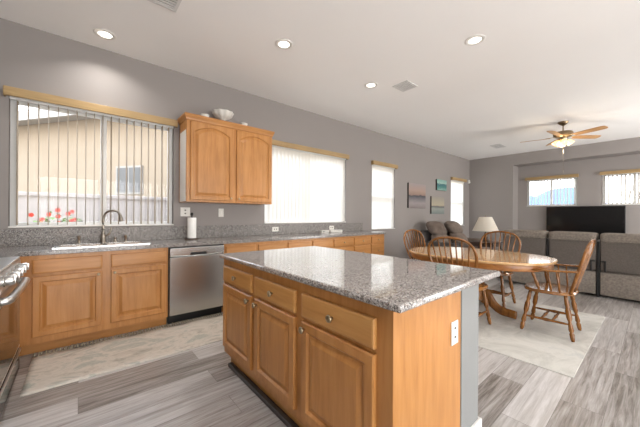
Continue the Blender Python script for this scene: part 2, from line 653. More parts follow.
def panel_front(b, w, h, t, xf, arch=0.0, stile=0.058, slabby=False):
    """raised-panel door (or plain routed drawer front); xf maps (a across, h up, d out)"""
    N = 12

    def ring(ins, d, ar):
        pts = [(ins, ins), (w - ins, ins)]
        for i in range(N + 1):
            s = i / N
            a = (w - ins) - s * (w - 2 * ins)
            top = h - ins
            if ar:
                k = 2 * s - 1
                top -= arch * min(1.0, abs(k) ** 2.2) if True else 0
            pts.append((a, top))
        return [b.verts.new(xf(a, z, d)) for a, z in pts]
    if slabby:
        spec = [(0, 0, 0), (0, t - .007, 0), (.004, t - .002, 0), (.014, t, 0)]
    else:
        spec = [(0, 0, 0), (0, t - .006, 0), (.006, t, 0), (stile - .012, t, 1), (stile - .002, t - .012, 1), (stile + .008, t - .012, 1), (stile + .036, t - .001, 1), (stile + .044, t - .001, 1)]
    rs = [ring(i, d, arch and a) for i, d, a in spec]
    n = len(rs[0])
    for k in range(len(rs) - 1):
        for i in range(n):
            j = (i + 1) % n
            b.faces.new((rs[k][i], rs[k][j], rs[k + 1][j], rs[k + 1][i]))
    b.faces.new(list(reversed(rs[0])))
    b.faces.new(rs[-1])


def link(o):
    COL.objects.link(o)
    return o


def thing(name, label, cat, loc=(0, 0, 0), rotz=0.0, group=None, world=True, kind=None):
    o = bpy.data.objects.new(name, None)
    o.empty_display_size = 0.1
    link(o)
    o.location = loc
    o.rotation_euler = (0, 0, rotz)
    o['label'] = label
    o['category'] = cat
    if group:
        o['group'] = group
    if kind:
        o['kind'] = kind
    TOP[o.name] = Vector(loc) if world else Vector((0, 0, 0))
    return o


def obj(name, b, mat, parent=None, smooth=False, auto=None, fix=True):
    if fix:
        bmesh.ops.recalc_face_normals(b, faces=b.faces[:])
    if parent is not None:
        r = parent
        while r.parent:
            r = r.parent
        off = TOP.get(r.name, Vector((0, 0, 0)))
        if off.length:
            bmesh.ops.translate(b, verts=b.verts[:], vec=-off)
    me = bpy.data.meshes.new(name)
    b.to_mesh(me)
    b.free()
    me.materials.append(mat)
    if smooth or auto:
        for p in me.polygons:
            p.use_smooth = True
    if auto:
        try:
            me.set_sharp_from_angle(angle=math.radians(auto))
        except Exception:
            pass
    o = bpy.data.objects.new(name, me)
    link(o)
    if parent is not None:
        o.parent = parent
    return o


def single(name, b, mat, label, cat, group=None, loc=(0, 0, 0), **kw):
    """a thing that is one mesh, its origin at loc"""
    if Vector(loc).length:
        bmesh.ops.translate(b, verts=b.verts[:], vec=-Vector(loc))
    o = obj(name, b, mat, None, **kw)
    o.location = loc
    o['label'] = label
    o['category'] = cat
    if group:
        o['group'] = group
    return o


def struct(name, b, mat, label, cat, parent=None, **kw):
    o = obj(name, b, mat, parent, **kw)
    if parent is None:
        o['kind'] = 'structure'
        o['label'] = label
        o['category'] = cat
    return o


def dup(root, loc, rotz, label=None, group=None):
    r = root.copy()
    COL.objects.link(r)
    r.location = loc
    r.rotation_euler = (0, 0, rotz)
    if label:
        r['label'] = label
    if group:
        r['group'] = group
    TOP[r.name] = Vector((0, 0, 0))
    for ch in list(root.children):
        c = ch.copy()
        COL.objects.link(c)
        c.parent = r
        for g in list(ch.children):
            d = g.copy()
            COL.objects.link(d)
            d.parent = c
    return r


def holed(b, a0, a1, z0, z1, d0, d1, holes, axis):
    """wall slab spanning a0..a1 along axis ('X' or 'Y'), thickness d0..d1, rectangular holes (a,a,z,z)"""
    As = sorted({a0, a1} | {h[0] for h in holes} | {h[1] for h in holes})
    Zs = sorted({z0, z1} | {h[2] for h in holes} | {h[3] for h in holes})
    for i in range(len(As) - 1):
        for k in range(len(Zs) - 1):
            am, zm = (As[i] + As[i + 1]) / 2, (Zs[k] + Zs[k + 1]) / 2
            if any(h[0] < am < h[1] and h[2] < zm < h[3] for h in holes):
                continue
            if axis == 'X':
                box(b, As[i], As[i + 1], d0, d1, Zs[k], Zs[k + 1])
            else:
                box(b, d0, d1, As[i], As[i + 1], Zs[k], Zs[k + 1])
    bmesh.ops.remove_doubles(b, verts=b.verts[:], dist=1e-5)


# ------------------------------------------------------------------ the room
C = 3.128
W = 4.10
XF = -1.03          # wall behind the range
YR = -3.0           # wall out of frame on the right
XB = 10.06          # back wall
XN = 10.56          # back of the niche
NY0, NY1, NZ = -1.2, 2.835, 2.80

W1 = (-0.53, 0.945, 1.10, 2.40)
W2 = (2.29, 4.15, 1.10, 2.40)
W3 = (4.97, 5.83, 0.925, 2.39)
W4 = (8.73, 9.67, 0.935, 2.37)
W5 = (1.44, 2.61, 1.55, 2.36)
W6 = (-0.21, 0.955, 1.55, 2.36)
W7 = (6.6, 9.2, .5, 2.4)  # added unseen window, opening for the living room fill lamp
PD = (-1.0, 3.5, 0.0, 2.4)  # added unseen patio doors, opening for the kitchen fill lamp

b = NB()
box(b, XF - .2, XN + .3, YR - .2, W + .16, -.12, 0)
struct('floor', b, floor_m, 'grey wood-look plank floor running through the kitchen and living room', 'floor')
b = NB()
box(b, XF - .2, XN + .3, YR - .2, W + .16, C, C + .15)
struct('ceiling', b, ceil_paint, 'flat white ceiling with recessed downlights', 'ceiling')
b = NB()
holed(b, XF - .15, XN + .15, 0, C, W, W + .15, [W1, W2, W3, W4], 'X')
struct('wall_left', b, wall_paint, 'long grey wall with the sink window and cabinets', 'wall')
b = NB()
holed(b, YR, W, 0, C, XB, XB + .04, [(NY0, NY1, 0, NZ)], 'Y')
struct('wall_back', b, wall_paint, 'grey back wall with the recessed television niche', 'wall')
b = NB()
box(b, XB + .04, XN, NY1, NY1 + .12, 0, NZ + .1)
struct('wall_niche_left', b, wall_paint, 'grey side return of the television niche', 'wall')
b = NB()
box(b, XB + .04, XN, NY0 - .12, NY0, 0, NZ + .1)
struct('wall_niche_right', b, wall_paint, 'grey side return of the television niche, out of frame', 'wall')
b = NB()
box(b, XB + .04, XN, NY0, NY1, NZ, NZ + .1)
struct('ceiling_niche', b, wall_paint, 'grey soffit of the television niche', 'ceiling')
b = NB()
holed(b, NY0 - .12, NY1 + .12, 0, NZ + .1, XN, XN + .15, [W5, W6], 'Y')
struct('wall_niche_back', b, wall_paint, 'grey rear wall of the television niche, holding two small windows', 'wall')
b = NB()
holed(b, XF, XB, 0, C, YR - .15, YR, [PD, W7], 'X')
struct('wall_right', b, wall_paint, 'grey wall with the added patio doors', 'wall')
b = NB()
box(b, XF - .15, XF, YR, W, 0, C)
struct('wall_front', b, wall_paint, 'grey wall behind the range', 'wall')

b = NB()
box(b, 4.67, XB, W - .014, W, 0, .095, .003)
struct('baseboard_left', b, white_trim, 'white baseboard along the window wall', 'baseboard')
b = NB()
box(b, XB - .014, XB, NY1, W - .014, 0, .095, .003)
box(b, XN - .014, XN, NY0, NY1, 0, .095, .003)
struct('baseboard_back', b, white_trim, 'white baseboard along the back wall', 'baseboard')


def window(n, rect, axis, mull=None, rail=None):
    a0, a1, z0, z1 = rect
    fr = .05

    def bx(bb, p0, p1, q0, q1, d0, d1, bv=.004):
        if axis == 'X':
            box(bb, p0, p1, W + d0, W + d1, q0, q1, bv)
        else:
            box(bb, XN + d0, XN + d1, p0, p1, q0, q1, bv)
    bb = NB()
    bx(bb, a0, a0 + fr, z0, z1, .07, .13)
    bx(bb, a1 - fr, a1, z0, z1, .07, .13)
    bx(bb, a0 + fr, a1 - fr, z0, z0 + fr, .07, .13)
    bx(bb, a0 + fr, a1 - fr, z1 - fr, z1, .07, .13)
    if mull:
        bx(bb, mull - .028, mull + .028, z0 + fr, z1 - fr, .072, .125)
    if rail:
        bx(bb, a0 + fr, a1 - fr, rail - .025, rail + .025, .072, .125)
    w = struct('window_%d' % n, bb, vinyl, 'white framed window number %d of the room' % n, 'window')
    bb = NB()
    bx(bb, a0 + fr, a1 - fr, z0 + fr, z1 - fr, .098, .102, 0)
    obj('pane', bb, glass, w)
    bb = NB()
    bx(bb, a0, a1, z0 - .001, z0 + .014, -.012, .07, .003)
    obj('sill', bb, white_trim, w)
    return w


wlab = ['white two-pane slider window above the kitchen sink', 'white two-pane slider window between the upper cabinet and the counter end',
        'tall white sash window past the end of the counter', 'tall narrow white window beside the room corner',
        'small high window in the niche above the television, nearer the corner', 'small high window in the niche, at the right edge of the photo']
for i, (r, ax, mu, ra) in enumerate(((W1, 'X', .215, None), (W2, 'X', 3.22, None), (W3, 'X', None, 1.675), (W4, 'X', None, 1.675), (W5, 'Y', 2.02, None), (W6, 'Y', .37, None))):
    window(i + 1, r, ax, mu, ra)['label'] = wlab[i]

# unseen patio doors on the right, made up to let the fill lamp in
b = NB()
for x in (PD[0], .46, 1.96, PD[1] - .08):
    box(b, x, x + .08, YR - .12, YR - .06, 0, 2.4, .004)
box(b, PD[0], PD[1], YR - .12, YR - .06, 2.32, 2.4, .004)
box(b, PD[0], PD[1], YR - .12, YR - .06, 0.001, .05, .004)
dd = struct('added_door_1', b, vinyl, 'added unseen white framed sliding patio doors', 'door')
b = NB()
box(b, PD[0] + .02, PD[1] - .02, YR - .092, YR - .088, .05, 2.32)
obj('pane', b, glass, dd)

b = NB()  # unseen living room window, made up so the second fill lamp shines in
for x in (W7[0], 7.86, W7[1] - .08):
    box(b, x, x + .08, YR - .12, YR - .06, W7[2], W7[3], .004)
box(b, W7[0], W7[1], YR - .12, YR - .06, W7[3] - .08, W7[3], .004)
box(b, W7[0], W7[1], YR - .12, YR - .06, W7[2], W7[2] + .06, .004)
dd = struct('window_7', b, vinyl, 'added unseen wide white framed window in the living room side wall', 'window')
b = NB()
box(b, W7[0] + .02, W7[1] - .02, YR - .092, YR - .088, W7[2] + .05, W7[3] - .07)
obj('pane', b, glass, dd)

# ------------------------------------------------------------------ blinds


def blind(label, rect, axis, ang, mat, oak, proud=.07, val_ext=.03, gaps=()):
    """ang(t) gives each vane's turn away from the window plane, t in 0..1 along the window"""
    a0, a1, z0, z1 = rect
    base = (a0, W, z1) if axis == 'X' else (XN, a0, z1)
    t_ = thing('vertical_blind', label, 'blind', base)
    bb = NB()
    e = val_ext
    zt, zb = z1 + .065, z1 - .022
    if axis == 'X':
        box(bb, a0 - e, a1 + e, W - proud, W - proud + .014, zb, zt, .003)
        box(bb, a0 - e, a1 + e, W - proud + .014, W, zt - .012, zt, .002)
        box(bb, a0 - e, a0 - e + .012, W - proud + .014, W, zb, zt - .012)
        box(bb, a1 + e - .012, a1 + e, W - proud + .014, W, zb, zt - .012)
    else:
        box(bb, XN - proud, XN - proud + .014, a0 - e, a1 + e, zb, zt, .003)
        box(bb, XN - proud + .014, XN, a0 - e, a1 + e, zt - .012, zt, .002)
        box(bb, XN - proud + .014, XN, a0 - e, a0 - e + .012, zb, zt - .012)
        box(bb, XN - proud + .014, XN, a1 + e - .012, a1 + e, zb, zt - .012)
    obj('valance', bb, oak, t_)
    bb = NB()
    if axis == 'X':
        box(bb, a0 + .004, a1 - .004, W + .001, W + .045, z1 - .032, z1 - .001, .002)
    else:
        box(bb, XN + .001, XN + .045, a0 + .004, a1 - .004, z1 - .032, z1 - .001, .002)
    obj('headrail', bb, vinyl, t_)
    bb = NB()
    n = max(4, int(round((a1 - a0 - .04) / .076)))
    for i in range(n):
        s = (i + .5) / n
        if any(g0 < s < g1 for g0, g1 in gaps):
            continue
        c = a0 + .02 + (a1 - a0 - .04) * s
        th = ang(s)
        hw = .0445
        zlo = z0 + .022
        pts = []
        for k in range(5):
            q = -1 + k * .5
            bow = .006 * (1 - q * q)
            pts.append((q * hw * math.cos(th) - bow * math.sin(th), q * hw * math.sin(th) + bow * math.cos(th)))
        lo, hi = [], []
        for dx, dy in pts:
            if axis == 'X':
                p = (c + dx, W + .022 + dy)
            else:
                p = (XN + .022 + dy, c + dx)
            lo.append(bb.verts.new((p[0], p[1], zlo)))
            hi.append(bb.verts.new((p[0], p[1], z1 - .03)))
        for k in range(4):
            bb.faces.new((lo[k], lo[k + 1], hi[k + 1], hi[k]))
    v = obj('vanes', bb, mat, t_, smooth=True, fix=False)
    return t_


rj = random.Random(3)
R = math.radians
blind('open vertical blind with a tan wood valance over the kitchen sink window', W1, 'X', lambda s: R(90 + rj.uniform(-3, 3)), vane_open, oakt)
blind('closed white vertical blind with a tan wood valance behind the upper cabinet and counter', W2, 'X', lambda s: R((-30 if s < .5 else -9) + rj.uniform(-6, 3)), vane_w, oakt)
blind('closed white vertical blind on the tall window past the counter end', W3, 'X', lambda s: R(-6), vane_w, oakt)
blind('closed white vertical blind on the narrow window by the room corner', W4, 'X', lambda s: R(-6), vane_w, oakt)
blind('half-open vertical blind on the small niche window above the television, nearer the corner', W5, 'Y', lambda s: R(64), vane_mid, oakty)
blind('half-open vertical blind on the small niche window at the right edge of the photo', W6, 'Y', lambda s: R(64), vane_mid, oakty)

# ------------------------------------------------------------------ kitchen: wall run
YC = 3.505      # cabinet fronts


def fx(x0, z0, y):          # front facing -Y
    return lambda a, h, d: (x0 + a, y - d, z0 + h)


def fxx(x, y0, z0):         # front facing -X, across runs towards +Y
    return lambda a, h, d: (x - d, y0 + a, z0 + h)


def knob(b, p, axis, r=.016):
    lathe(b, [(.007, 0), (.006, .012), (r * .8, .016), (r, .021), (r * .9, .027), (r * .45, .030)], p, axis, 14)


def base_cabinet(x0, x1, label, doors=(), drawers=(), y1=W, z0=.10, z1=.873, toe=True):
    """doors: (xa, xb, za, zb, knob side or None); drawers: (xa, xb, za, zb, knob?)"""
    t = thing('base_cabinet', label, 'cabinet', ((x0 + x1) / 2, (YC + y1) / 2, 0), group='oak base cabinets along the window wall')
    bb = NB()
    box(bb, x0, x1, YC, y1 - .002, z0, z1, .001)
    obj('body', bb, oakv, t)
    bb = NB()
    box(bb, x0, x1, YC + .065, y1 - .002, 0, z0)
    obj('toe_kick', bb, oakx, t)
    for xa, xb, za, zb, kn in doors:
        bb = NB()
        panel_front(bb, xb - xa, zb - za, .02, fx(xa, za, YC - .0005))
        d = obj('door', bb, oakv, t)
        if kn:
            bb = NB()
            knob(bb, ((xb - .03) if kn > 0 else (xa + .03), YC - .02, zb - .03), (0, -1, 0), .013)
            obj('knob', bb, brass, d, smooth=True)
    for xa, xb, za, zb, kn in drawers:
        bb = NB()
        panel_front(bb, xb - xa, zb - za, .02, fx(xa, za, YC - .0005), slabby=True)
        d = obj('drawer', bb, oakx, t)
        if kn:
            bb = NB()
            knob(bb, ((xa + xb) / 2, YC - .02, (za + zb) / 2), (0, -1, 0), .013)
            obj('knob', bb, brass, d, smooth=True)
    return t


base_cabinet(-.405, .757, 'wide oak sink cabinet with two raised-panel doors, under the sink',
             doors=[(-.31, .175, .16, .69, 1), (.243, .735, .16, .69, -1)],
             drawers=[(-.31, .175, .712, .838, False), (.243, .735, .712, .838, False)])
edges = [1.392, 1.84, 2.325, 2.79, 3.245, 3.74, 4.215, 4.635]
where = ['right beside the dishwasher', 'second after the dishwasher', 'third after the dishwasher', 'fourth after the dishwasher']
for i in range(4):
    a, e = edges[i], edges[i + 1]
    base_cabinet(a, e, 'oak base cabinet with a plain drawer front, ' + where[i],
                 doors=[(a + .02, e - .02, .16, .69, 1 if i % 2 == 0 else -1)], drawers=[(a + .02, e - .02, .712, .838, False)])
where = ['third from the counter end', 'second from the counter end', 'at the far counter end']
for i in range(3):
    a, e = edges[i + 4], edges[i + 5]
    base_cabinet(a, e, 'oak drawer cabinet with knobs, ' + where[i],
                 drawers=[(a + .02, e - .02, .712, .838, True), (a + .02, e - .02, .44, .692, True), (a + .02, e - .02, .16, .42, True)])

# corner filler cabinet between the range and the sink cabinet
t = thing('corner_cabinet', 'narrow oak corner cabinet between the range and the sink cabinet', 'cabinet', (-.7, 3.58, 0))
b = NB()
box(b, XF + .002, -.41, 3.07, W - .002, .10, .873, .001)
obj('body', b, oakv, t)
b = NB()
box(b, XF + .002, -.47, 3.07, W - .002, 0, .10)
obj('toe_kick', b, oaky, t)

# countertop with sink cut-out, backsplash
t = thing('kitchen_countertop', 'speckled grey granite countertop running under the windows, with matching backsplash', 'countertop', (1.9, 3.8, .875))
SX0, SX1, SY0, SY1 = -.17, .58, 3.62, 4.0
b = NB()
ZT, ZB = .915, .875
box(b, -.39, SX0, 3.478, W - .002, ZB, ZT, .004)
box(b, SX1, 4.66, 3.478, W - .002, ZB, ZT, .004)
box(b, SX0 - .004, SX1 + .004, 3.478, SY0, ZB, ZT, .004)
box(b, SX0 - .004, SX1 + .004, SY1, W - .002, ZB, ZT, .004)
box(b, XF + .002, -.386, 3.065, W - .002, ZB, ZT, .004)
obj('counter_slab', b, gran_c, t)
b = NB()
box(b, XF + .002, 4.65, W - .022, W - .002, ZT, 1.085, .003)
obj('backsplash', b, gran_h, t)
# sink
t = thing('kitchen_sink', 'stainless double-bowl sink set into the granite under the window', 'sink', (.2, 3.81, .915))
b = NB()
holed_rects = [(-.145, .185, 3.64, 3.945), (.225, .555, 3.64, 3.945)]
xs_ = [-.19, -.145, .185, .225, .555, .60]
for i in range(5):
    if i in (1, 3):
        box(b, xs_[i], xs_[i + 1], 3.60, 3.64, .914, .922)
        box(b, xs_[i], xs_[i + 1], 3.945, 4.03, .914, .922)
    else:
        box(b, xs_[i], xs_[i + 1], 3.60, 4.03, .914, .922)
bmesh.ops.remove_doubles(b, verts=b.verts[:], dist=1e-5)
obj('rim', b, sinkm, t)
for xa, xb, ya, yb in holed_rects:
    b = NB()
    zb_ = .74
    box(b, xa, xb, ya, yb, zb_, zb_ + .004)
    box(b, xa - .003, xa, ya, yb, zb_, .918)
    box(b, xb, xb + .003, ya, yb, zb_, .918)
    box(b, xa, xb, ya - .003, ya, zb_, .918)
    box(b, xa, xb, yb, yb + .003, zb_, .918)
    bw = obj('bowl', b, sinkm, t)
    b = NB()
    lathe(b, [(.04, 0), (.04, .004), (.03, .005), (.012, .003)], ((xa + xb) / 2, (ya + yb) / 2, zb_ + .004), (0, 0, 1), 18)
    obj('drain', b, nickel, bw, smooth=True)
# faucet
FXY = Vector((.205, 3.985, .922))
t = thing('kitchen_faucet', 'brushed nickel gooseneck faucet rising behind the sink', 'faucet', FXY)
b = NB()
lathe(b, [(.03, 0), (.03, .006), (.024, .014), (.022, .07), (.019, .09), (.015, .10)], FXY, (0, 0, 1), 18)
obj('body', b, nickel, t, auto=40)
b = NB()
d = Vector((.88, -.47, 0)).normalized()
path = [FXY + Vector((0, 0, .09)), FXY + Vector((0, 0, .18)), FXY + Vector((0, 0, .27)) + d * .004, FXY + Vector((0, 0, .335)) + d * .035, FXY + Vector((0, 0, .358)) + d * .09,
        FXY + Vector((0, 0, .343)) + d * .145, FXY + Vector((0, 0, .30)) + d * .172]
tube(b, smooth_path(path, 6), .0125, 12)
obj('gooseneck_spout', b, nickel, t, smooth=True)
b = NB()
p0 = FXY + Vector((0, 0, .31)) + d * .168
lathe(b, [(.0135, 0), (.017, .012), (.019, .05), (.021, .072), (.015, .076)], p0, d * .16 + Vector((0, 0, -1)), 16)
obj('spray_head', b, nickel, t, auto=40)
b = NB()
tube(b, smooth_path([FXY + Vector((.018, -.005, .075)), FXY + Vector((.05, -.012, .09)), FXY + Vector((.068, -.016, .13)), FXY + Vector((.072, -.016, .17))], 5), [.009] * 8 + [.0075] * 8, 10)
obj('lever_handle', b, nickel, t, smooth=True)
for nm, x, y, hh, lab in (('soap_dispenser', .0, 3.99, .085, 'small nickel soap dispenser standing left of the faucet'), ('air_gap_cap', .315, 3.99, .055, 'short nickel air gap cap just right of the faucet'), ('side_sprayer', .415, 3.99, .075, 'small nickel side sprayer at the right of the sink deck')):
    t = thing(nm, lab, nm.split('_')[0] + ' ' + nm.split('_')[1], (x, y, .922))
    b = NB()
    lathe(b, [(.02, 0), (.02, .006), (.013, .012), (.011, hh * .6), (.015, hh * .7), (.014, hh), (.005, hh + .004)], (x, y, .922), (0, 0, 1), 14)
    obj('body', b, nickel, t, auto=40)
    if nm == 'soap_dispenser':
        b = NB()
        tube(b, [(x, y, .922 + hh - .01), (x + .005, y - .02, .922 + hh + .004), (x + .008, y - .055, .922 + hh - .002)], .006, 8)
        obj('nozzle', b, nickel, t, smooth=True)

# dishwasher
t = thing('dishwasher', 'stainless steel dishwasher built in between the oak cabinets', 'dishwasher', (1.075, 3.8, 0))
b = NB()
box(b, .765, 1.385, YC + .01, W - .03, .085, .872)
obj('tub', b, black, t)
b = NB()
box(b, .768, 1.382, YC - .03, YC + .01, .11, .76, .006)
dr = obj('door', b, steel, t)
b = NB()
box(b, .768, 1.382, YC - .03, YC + .01, .763, .862, .006)
cp = obj('control_panel', b, steel, t)
b = NB()
box(b, .985, 1.165, YC - .036, YC - .03, .772, .802, .004)
obj('pocket_handle', b, black, cp)
b = NB()
tube(b, smooth_path([(.80, YC - .032, .775), (.95, YC - .034, .768), (1.075, YC - .035, .766), (1.2, YC - .034, .768), (1.35, YC - .032, .775)], 4), .004, 8)
obj('grip_lip', b, steelx, cp, smooth=True)
b = NB()
box(b, .768, 1.382, YC + .05, YC + .062, 0, .105)
obj('kick_plate', b, black, t)

# range
RX = -.345
t = thing('kitchen_range', 'stainless and black glass range with knobs, at the left edge beside the sink cabinet', 'range', (-.68, 2.68, 0))
RY0, RY1 = 2.295, 3.055
b = NB()
box(b, XF + .012, RX - .02, RY0, RY1, .08, .905, .003)
obj('body', b, iron, t)
b = NB()
box(b, XF + .012, RX - .06, RY0 + .04, RY1 - .04, 0, .08)
obj('plinth', b, black, t)
b = NB()
box(b, XF + .012, RX + .012, RY0, RY1, .905, .922, .005)
obj('cooktop', b, steelx, t)
for gy in (2.42, 2.675, 2.93):
    b = NB()
    for k in range(4):
        box(b, -.93, -.43, gy - .10 + k * .062, gy - .088 + k * .062, .935, .948)
    for x in (-.93, -.68, -.442):
        box(b, x, x + .012, gy - .10, gy + .098, .93, .944)
    for x in (-.93, -.442):
        for y in (gy - .10, gy + .086):
            box(b, x, x + .012, y, y + .012, .921, .94)
    obj('burner_grate', b, iron, t)
b = NB()
v = [(RX - .02, .80), (RX + .022, .80), (RX + .012, .903), (RX - .02, .903)]
for y in (RY0, RY1):
    pass
lo = [b.verts.new((x, RY0, z)) for x, z in v]
hi = [b.verts.new((x, RY1, z)) for x, z in v]
for i in range(4):
    j = (i + 1) % 4
    b.faces.new((lo[i], lo[j], hi[j], hi[i]))
b.faces.new(lo)
b.faces.new(hi)
pn = obj('control_panel', b, steelx, t)
for k in range(5):
    b = NB()
    y = RY0 + .10 + k * .14
    lathe(b, [(.031, 0), (.031, .008), (.026, .012), (.027, .040), (.021, .048)], (RX + .016, y, .853), (1, 0, .1), 18)
    box(b, RX + .03, RX + .068, y - .006, y + .006, .832, .878, .002)
    obj('knob', b, steelx, pn, auto=40)
b = NB()
box(b, RX - .02, RX + .012, RY0 + .006, RY1 - .006, .255, .79, .006)
od = obj('oven_door', b, steelx, t)
b = NB()
box(b, RX + .012, RX + .015, RY0 + .03, RY1 - .03, .285, .71, .001)
obj('oven_glass', b, black_glass, od)
b = NB()
hp = [(RX + .012, RY1 - .045, .748), (RX + .045, RY1 - .055, .752), (RX + .052, RY1 - .10, .754), (RX + .054, RY1 - .2, .754), (RX + .055, (RY0 + RY1) / 2, .754), (RX + .054, RY0 + .2, .754), (RX + .052, RY0 + .10, .754), (RX + .045, RY0 + .055, .752), (RX + .012, RY0 + .045, .748)]
tube(b, smooth_path(hp, 5), .022, 12)
obj('door_handle', b, steelx, od, smooth=True)
b = NB()
box(b, RX - .02, RX + .012, RY0 + .006, RY1 - .006, .09, .248, .006)
dw = obj('storage_drawer', b, black_glass, t)
b = NB()
box(b, RX + .012, RX + .02, RY0 + .006, RY1 - .006, .225, .247, .002)
obj('drawer_trim', b, steelx, dw)

# upper cabinet
t = thing('upper_cabinet', 'oak wall cabinet with two arched raised-panel doors between the windows', 'cabinet', (1.615, 3.93, 1.40))
YU = 3.765
b = NB()
box(b, 1.012, 2.225, YU, W - .002, 1.40, 2.44, .002)
obj('body', b, oakv, t)
b = NB()
prof = [(0.0, 2.42), (.008, 2.425), (.012, 2.445), (.022, 2.465), (.027, 2.475), (.027, 2.497), (0, 2.497)]
ringsC = []
for d_, z in prof:
    ringsC.append([b.verts.new(p) for p in ((1.012 - d_, W - .003, z), (1.012 - d_, YU - d_, z), (2.225 + d_, YU - d_, z), (2.225 + d_, W - .003, z))])
for k in range(len(ringsC) - 1):
    for i in range(3):
        b.faces.new((ringsC[k][i], ringsC[k][i + 1], ringsC[k + 1][i + 1], ringsC[k + 1][i]))
b.faces.new(ringsC[-1])
b.faces.new(list(reversed(ringsC[0])))
for k in range(len(ringsC) - 1):
    pass
obj('crown_moulding', b, oakx, t)
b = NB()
box(b, 1.0085, 1.012, YU + .03, W - .05, 1.405, 2.30, .001)  # thin white sheet laid over part of the cabinet's side
obj('white_side_sheet', b, white_trim, t)['label'] = 'thin white sheet on the cabinet side'
for xa, xb, kx in ((1.055, 1.608, 1.575), (1.655, 2.205, 1.69)):
    b = NB()
    panel_front(b, xb - xa, .985, .02, fx(xa, 1.425, YU - .0005), arch=.075)
    dd_ = obj('door', b, oakv, t)
    b = NB()
    knob(b, (kx, YU - .02, 1.46), (0, -1, 0), .013)
    obj('knob', b, brass, dd_, smooth=True)

# ------------------------------------------------------------------ island
IX0, IX1, IY0, IY1 = .888, 1.912, .597, 2.352
FXI = .927
t = thing('kitchen_island', 'oak kitchen island with three drawers over three raised-panel doors', 'island', (1.2, 1.48, 0))
CY0, CY1 = .655, 2.318
b = NB()
box(b, FXI, 1.512, CY0, CY1, .108, .881, .0015)
obj('body', b, oakv, t)
b = NB()
box(b, FXI + .045, 1.512, CY0 + .002, CY1 - .03, .0, .108)
obj('toe_kick', b, oaky, t)
b = NB()
box(b, FXI + .005, FXI + .045, CY0 - .01, CY1 - .06, 0, .03, .006)
obj('base_strip', b, dark_strip, t)
units = [(1.812, 2.305, 'lo'), (1.289, 1.756, 'hi'), (.735, 1.226, 'hi')]
for ya, yb, kk in units:
    b = NB()
    panel_front(b, yb - ya, .125, .021, fxx(FXI - .0005, ya, .698), slabby=True)
    d_ = obj('drawer', b, oaky, t)
    b = NB()
    knob(b, (FXI - .021, (ya + yb) / 2, .760), (-1, 0, 0), .019)
    obj('knob', b, brass, d_, smooth=True)
    b = NB()
    panel_front(b, yb - ya, .512, .021, fxx(FXI - .0005, ya, .163))
    d_ = obj('door', b, oakv, t)
    b = NB()
    ky = ya + .03 if kk == 'lo' else yb - .03
    knob(b, (FXI - .021, ky, .640), (-1, 0, 0), .019)
    obj('knob', b, brass, d_, smooth=True)
b = NB()
box(b, 1.401, 1.471, CY0 - .006, CY0, .6, .715, .002)
sp = obj('switch_plate', b, plate_m, t)
for z in (.632, .676):
    b = NB()
    box(b, 1.43, 1.443, CY0 - .008, CY0 - .006, z, z + .010)
    obj('outlet_slot', b, slot_m, sp)

b = NB()
box(b, 1.518, 1.735, .652, 2.33, 0, .881, .004)
w_ = struct('wall_island', b, plain('grey_paint_light', '868684', .7, var=.02, bump=.1, bscale=140), 'grey painted half wall backing the island', 'wall')
b = NB()
box(b, 1.735, 1.75, .64, 2.33, 0, .095, .003)
box(b, 1.60, 1.75, .637, .652, 0, .095, .003)
struct('baseboard_island', b, white_trim, 'white baseboard round the foot of the island half wall', 'baseboard')
b = NB()
box(b, IX0, IX1, IY0, IY1, .882, .915, .011, 3)
single('island_countertop', b, gran, 'polished speckled granite slab topping the kitchen island', 'countertop', loc=(1.4, 1.47, .882))

# ------------------------------------------------------------------ small kitchen things
t = thing('paper_towel_holder', 'white paper towel roll upright on a wooden stand in front of the wall outlet', 'paper towel holder', (1.125, 3.92, .915))
b = NB()
lathe(b, [(.085, 0), (.085, .012), (.078, .018)], (1.125, 3.92, .915), (0, 0, 1), 26)
obj('base', b, dark_w, t, auto=40)
b = NB()
lathe(b, [(.02, .018), (.052, .018), (.053, .024), (.053, .278), (.051, .284), (.02, .284)], (1.125, 3.92, .915), (0, 0, 1), 26)
obj('paper_roll', b, paper, t, auto=40)
b = NB()
lathe(b, [(.008, .018), (.008, .31), (.013, .316), (.019, .328), (.016, .342), (.006, .350)], (1.125, 3.92, .915), (0, 0, 1), 14)
obj('spindle', b, black, t, smooth=True)


def plate(label, x, z, w, h, y, cat, kind, group='wall plates over the kitchen counter'):
    t = thing('wall_plate', label, cat, (x, y, z), group=group)
    bb = NB()
    box(bb, x - w / 2, x + w / 2, y - .006, y, z - h / 2, z + h / 2, .002)
    p = obj('cover', bb, plate_m, t)
    bb = NB()
    if kind == 'switch':
        box(bb, x - .012, x + .012, y - .011, y - .006, z - .028, z + .028, .002)
        obj('rocker', bb, white_trim, t)
    else:
        for k in (-1, 1):
            bb = NB()
            if w > h:
                box(bb, x + k * .02 - .009, x + k * .02 + .009, y - .0075, y - .006, z - .010, z + .010)
            else:
                box(bb, x - .010, x + .010, y - .0075, y - .006, z + k * .022 - .008, z + k * .022 + .008)
            obj('socket', bb, slot_m, t)
    return t


